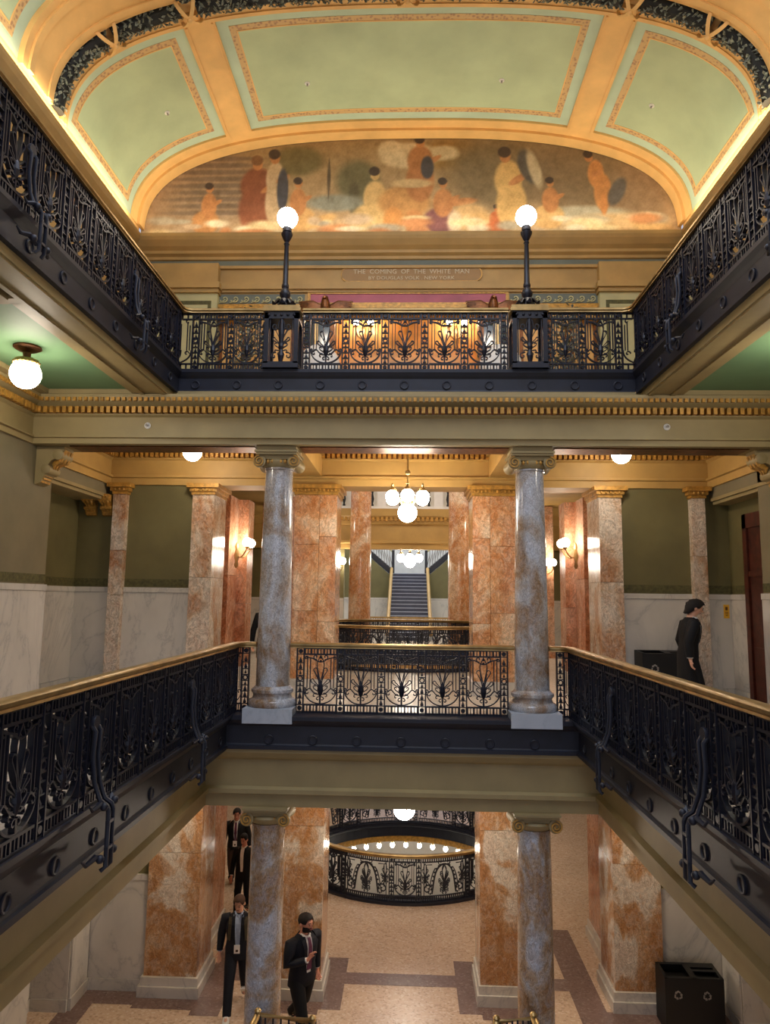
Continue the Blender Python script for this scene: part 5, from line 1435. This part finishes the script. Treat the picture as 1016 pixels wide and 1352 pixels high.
    for (sh, elb, wr, hd) in arms:
        s0 = L(sh); mid = lerp(s0, elb, .5); cu = lerp(elb, wr, .93)
        jk.tube([lerp(L((0, .01, 1.42)), s0, .72), s0, mid, elb, lerp(elb, wr, .5), cu], [.07, .076, .068, .06, .052, .046], 12)
    part('jacket', jk, cloth, t, 60)
    for (sh, elb, wr, hd) in arms: part('cuff', MB().tube([lerp(elb, wr, .92), lerp(elb, wr, .985)], .038, 10), shirt, t, 50)
    tr = MB()
    tr.add([(rx*cos(2*pi*q/n), ry*sin(2*pi*q/n), z) for z, rx, ry in ((.80, .178, .118), (.9, .178, .12), (1.0, .168, .112)) for q in range(n)],
           [(i*n+q, i*n+(q+1) % n, (i+1)*n+(q+1) % n, (i+1)*n+q) for i in range(2) for q in range(n)])
    for pts in legs:
        h0, kn, an = pts[0], pts[1], pts[2]
        tr.tube([(h0[0], h0[1], .97), h0, lerp(h0, kn, .5), kn, lerp(kn, an, .5), (an[0], an[1]+.005, an[2]-.01)], [.085, .098, .088, .074, .066, .062], 14)
    part('trousers', tr, trouser, t, 60)
    for pts in legs:
        f = pts[2]; pit = pts[3] if len(pts) > 3 else 0
        sh_ = MB().tube([(0, .075, -.035), (0, .05, -.02), (0, 0, -.012), (0, -.08, -.035), (0, -.15, -.052), (0, -.20, -.058)], [(.03, .03), (.043, .05), (.045, .062), (.05, .04), (.05, .028), (.022, .014)], 12)
        so = MB().box(-.045, .045, -.2, .085, -.085, -.065)
        R3 = Matrix.Rotation(pit, 3, 'X')
        for mb_ in (sh_, so): mb_.xf(lambda x, y, z: tuple(Vector(f)+R3 @ Vector((x, y, z))))
        s_ = part('shoe', sh_, shoe, t, 60); part('sole', so, shoe if shoe is not SHOEW else SHOEW, s_)
    # shirt front, lapels, tie
    def front(x, z, o):
        rx, ry = .19, .122
        for (za, a, b, oy), (zb, c, d, oy2) in zip(secs, secs[1:]):
            if za <= z <= zb:
                f = (z-za)/(zb-za); rx, ry = a+(c-a)*f, b+(d-b)*f
        return L((x, -ry*sqrt(max(.05, 1-(x/rx)**2))-o, z))
    def strip(xa, za, xb, zb, w0, w1, o, m, nm):
        vs = []; ns = 8
        for i in range(ns+1):
            f = i/ns; x = xa+(xb-xa)*f; z = za+(zb-za)*f; w = w0+(w1-w0)*f
            vs += [front(x-w, z, o), front(x+w, z, o), front(x+w, z, o-.008), front(x-w, z, o-.008)]
        fs = [(i*4+q, i*4+(q+1) % 4, (i+1)*4+(q+1) % 4, (i+1)*4+q) for i in range(ns) for q in range(4)]+[(0, 1, 2, 3), (ns*4+3, ns*4+2, ns*4+1, ns*4)]
        part(nm, MB().add(vs, fs), m, t)
    strip(0, 1.0, 0, 1.50, .025, .062, .006, shirt, 'shirt_front')
    strip(-.05, 1.12, -.075, 1.50, .012, .03, .012, cloth, 'lapel'); strip(.05, 1.12, .075, 1.50, .012, .03, .012, cloth, 'lapel')
    part('collar', MB().tube([L((.06, .0, 1.515)), L((.04, -.06, 1.50)), L((0, -.085, 1.475)), L((-.04, -.06, 1.50)), L((-.06, 0, 1.515))], [(.012, .022)]*5, 6), shirt, t)
    if tie: strip(0, 1.04, 0, 1.49, .034, .018, .016, tie, 'tie')
    if straps:
        strip(-.13, 1.1, -.11, 1.46, .022, .025, .012, STRAP, 'strap'); strip(.13, 1.1, .11, 1.46, .022, .025, .012, STRAP, 'strap')
        part('backpack', MB().sphere(L((0, .19, 1.22)), 1, 12, 8, (.15, .10, .24)), STRAP, t, 60)
    if badge is not None:
        bz = badge
        part('lanyard', MB().tube([L((-.07, -.07, 1.5)), front(-.03, 1.25, .02), front(0, bz+.06, .025), front(.03, 1.25, .02), L((.07, -.07, 1.5))], .005, 4), SHIRTB, t)
        c = front(0, bz, .03)
        bd = part('badge', MB().box(c[0]-.042, c[0]+.042, c[1]-.006, c[1], c[2]-.07, c[2]+.06), SHIRTW, t)
        part('photo_square', MB().box(c[0]-.018, c[0]+.018, c[1]-.008, c[1]-.006, c[2]-.045, c[2]-.01), HAIRB, bd)
    return t
def stride(a, b, w=.09, lift=0.10):
    """two legs: viewer-left ankle at y=a, viewer-right at y=b"""
    out = []
    for sx, y in ((-1, a), (1, b)):
        zz = .085+(lift if y > .12 else 0)
        out.append([(sx*.09, 0, .88), (sx*.095, y*.45-(.06 if y > .12 else .02), .49), (sx*w, y, zz)] + ([-.75] if y > .12 else [.12 if y < -.12 else 0]))
    return out
def hang(y0=0.0, y1=0.0, w=.27):
    return [((-.19, .01, 1.43), (-.255, .03+y0*.4, 1.14), (-w, y0-.02, .89), (-w, y0-.03, .80)), ((.19, .01, 1.43), (.255, .03+y1*.4, 1.14), (w, y1-.02, .89), (w, y1-.03, .80))]
person('man in a navy jacket and pale blue shirt with a white badge, walking forward', (-2.80, 12.85, F1), radians(6), 1.84, HAIRB, NAVY, NAVY, SHOEW, SHIRTB, SKIN, stride(-.32, .26), hang(.04, -.06), lean=.02, nod=.30, turn=-.15, badge=1.0, straps=True, wide=1.14)
person('bearded man in a dark suit and plum tie walking right with one hand raised', (-1.57, 12.08, F1), radians(46), 1.88, HAIRD, NAVY, INK, SHOED, SHIRTW, SKIN2, stride(-.22, .30, lift=.13),
       [((-.19, .01, 1.43), (-.27, -.05, 1.17), (-.12, -.25, 1.27), (-.10, -.29, 1.36)), ((.19, .01, 1.43), (.25, .05, 1.14), (.26, .04, .89), (.26, .02, .80))], tie=TIE, lean=.04, nod=.06, turn=.12, beard=True, badge=None, wide=1.26)
person('man in dark jacket and brown trousers walking at the back of the left passage', (-4.10, 17.95, F1), radians(4), 1.80, HAIRD, INK, BROWN, SHOED, SHIRTW, SKIN2, stride(.14, -.2, lift=.06), hang(.0, .05), tie=TIE, nod=.25, turn=.1, badge=1.02, wide=1.15)
person('man in a black suit mostly hidden behind the mottled ground floor column', (-3.52, 16.3, F1), radians(-12), 1.74, HAIRD, INK, INK, SHOED, SHIRTW, SKIN2, stride(-.15, .14), hang(-.1, .02, .24), nod=.3)
person('man in a long black coat looking down, on the middle storey at right', (4.54, 11.5, 0), radians(84), 1.77, HAIRD, INK, INK, SHOED, SHIRTW, SKIN, stride(-.16, .16, lift=.05), hang(.06, -.02, .25), lean=.10, nod=.38, coat=.50, hairbig=1.12, wide=1.25, nape=-.06)
person('dark coated person almost hidden behind the left grey column of the middle storey', (-2.70, 13.75, 0), radians(60), 1.74, HAIRD, INK, INK, SHOED, SHIRTW, SKIN, stride(-.1, .1), hang(.12, -.02, .26), nod=.1, coat=.6)
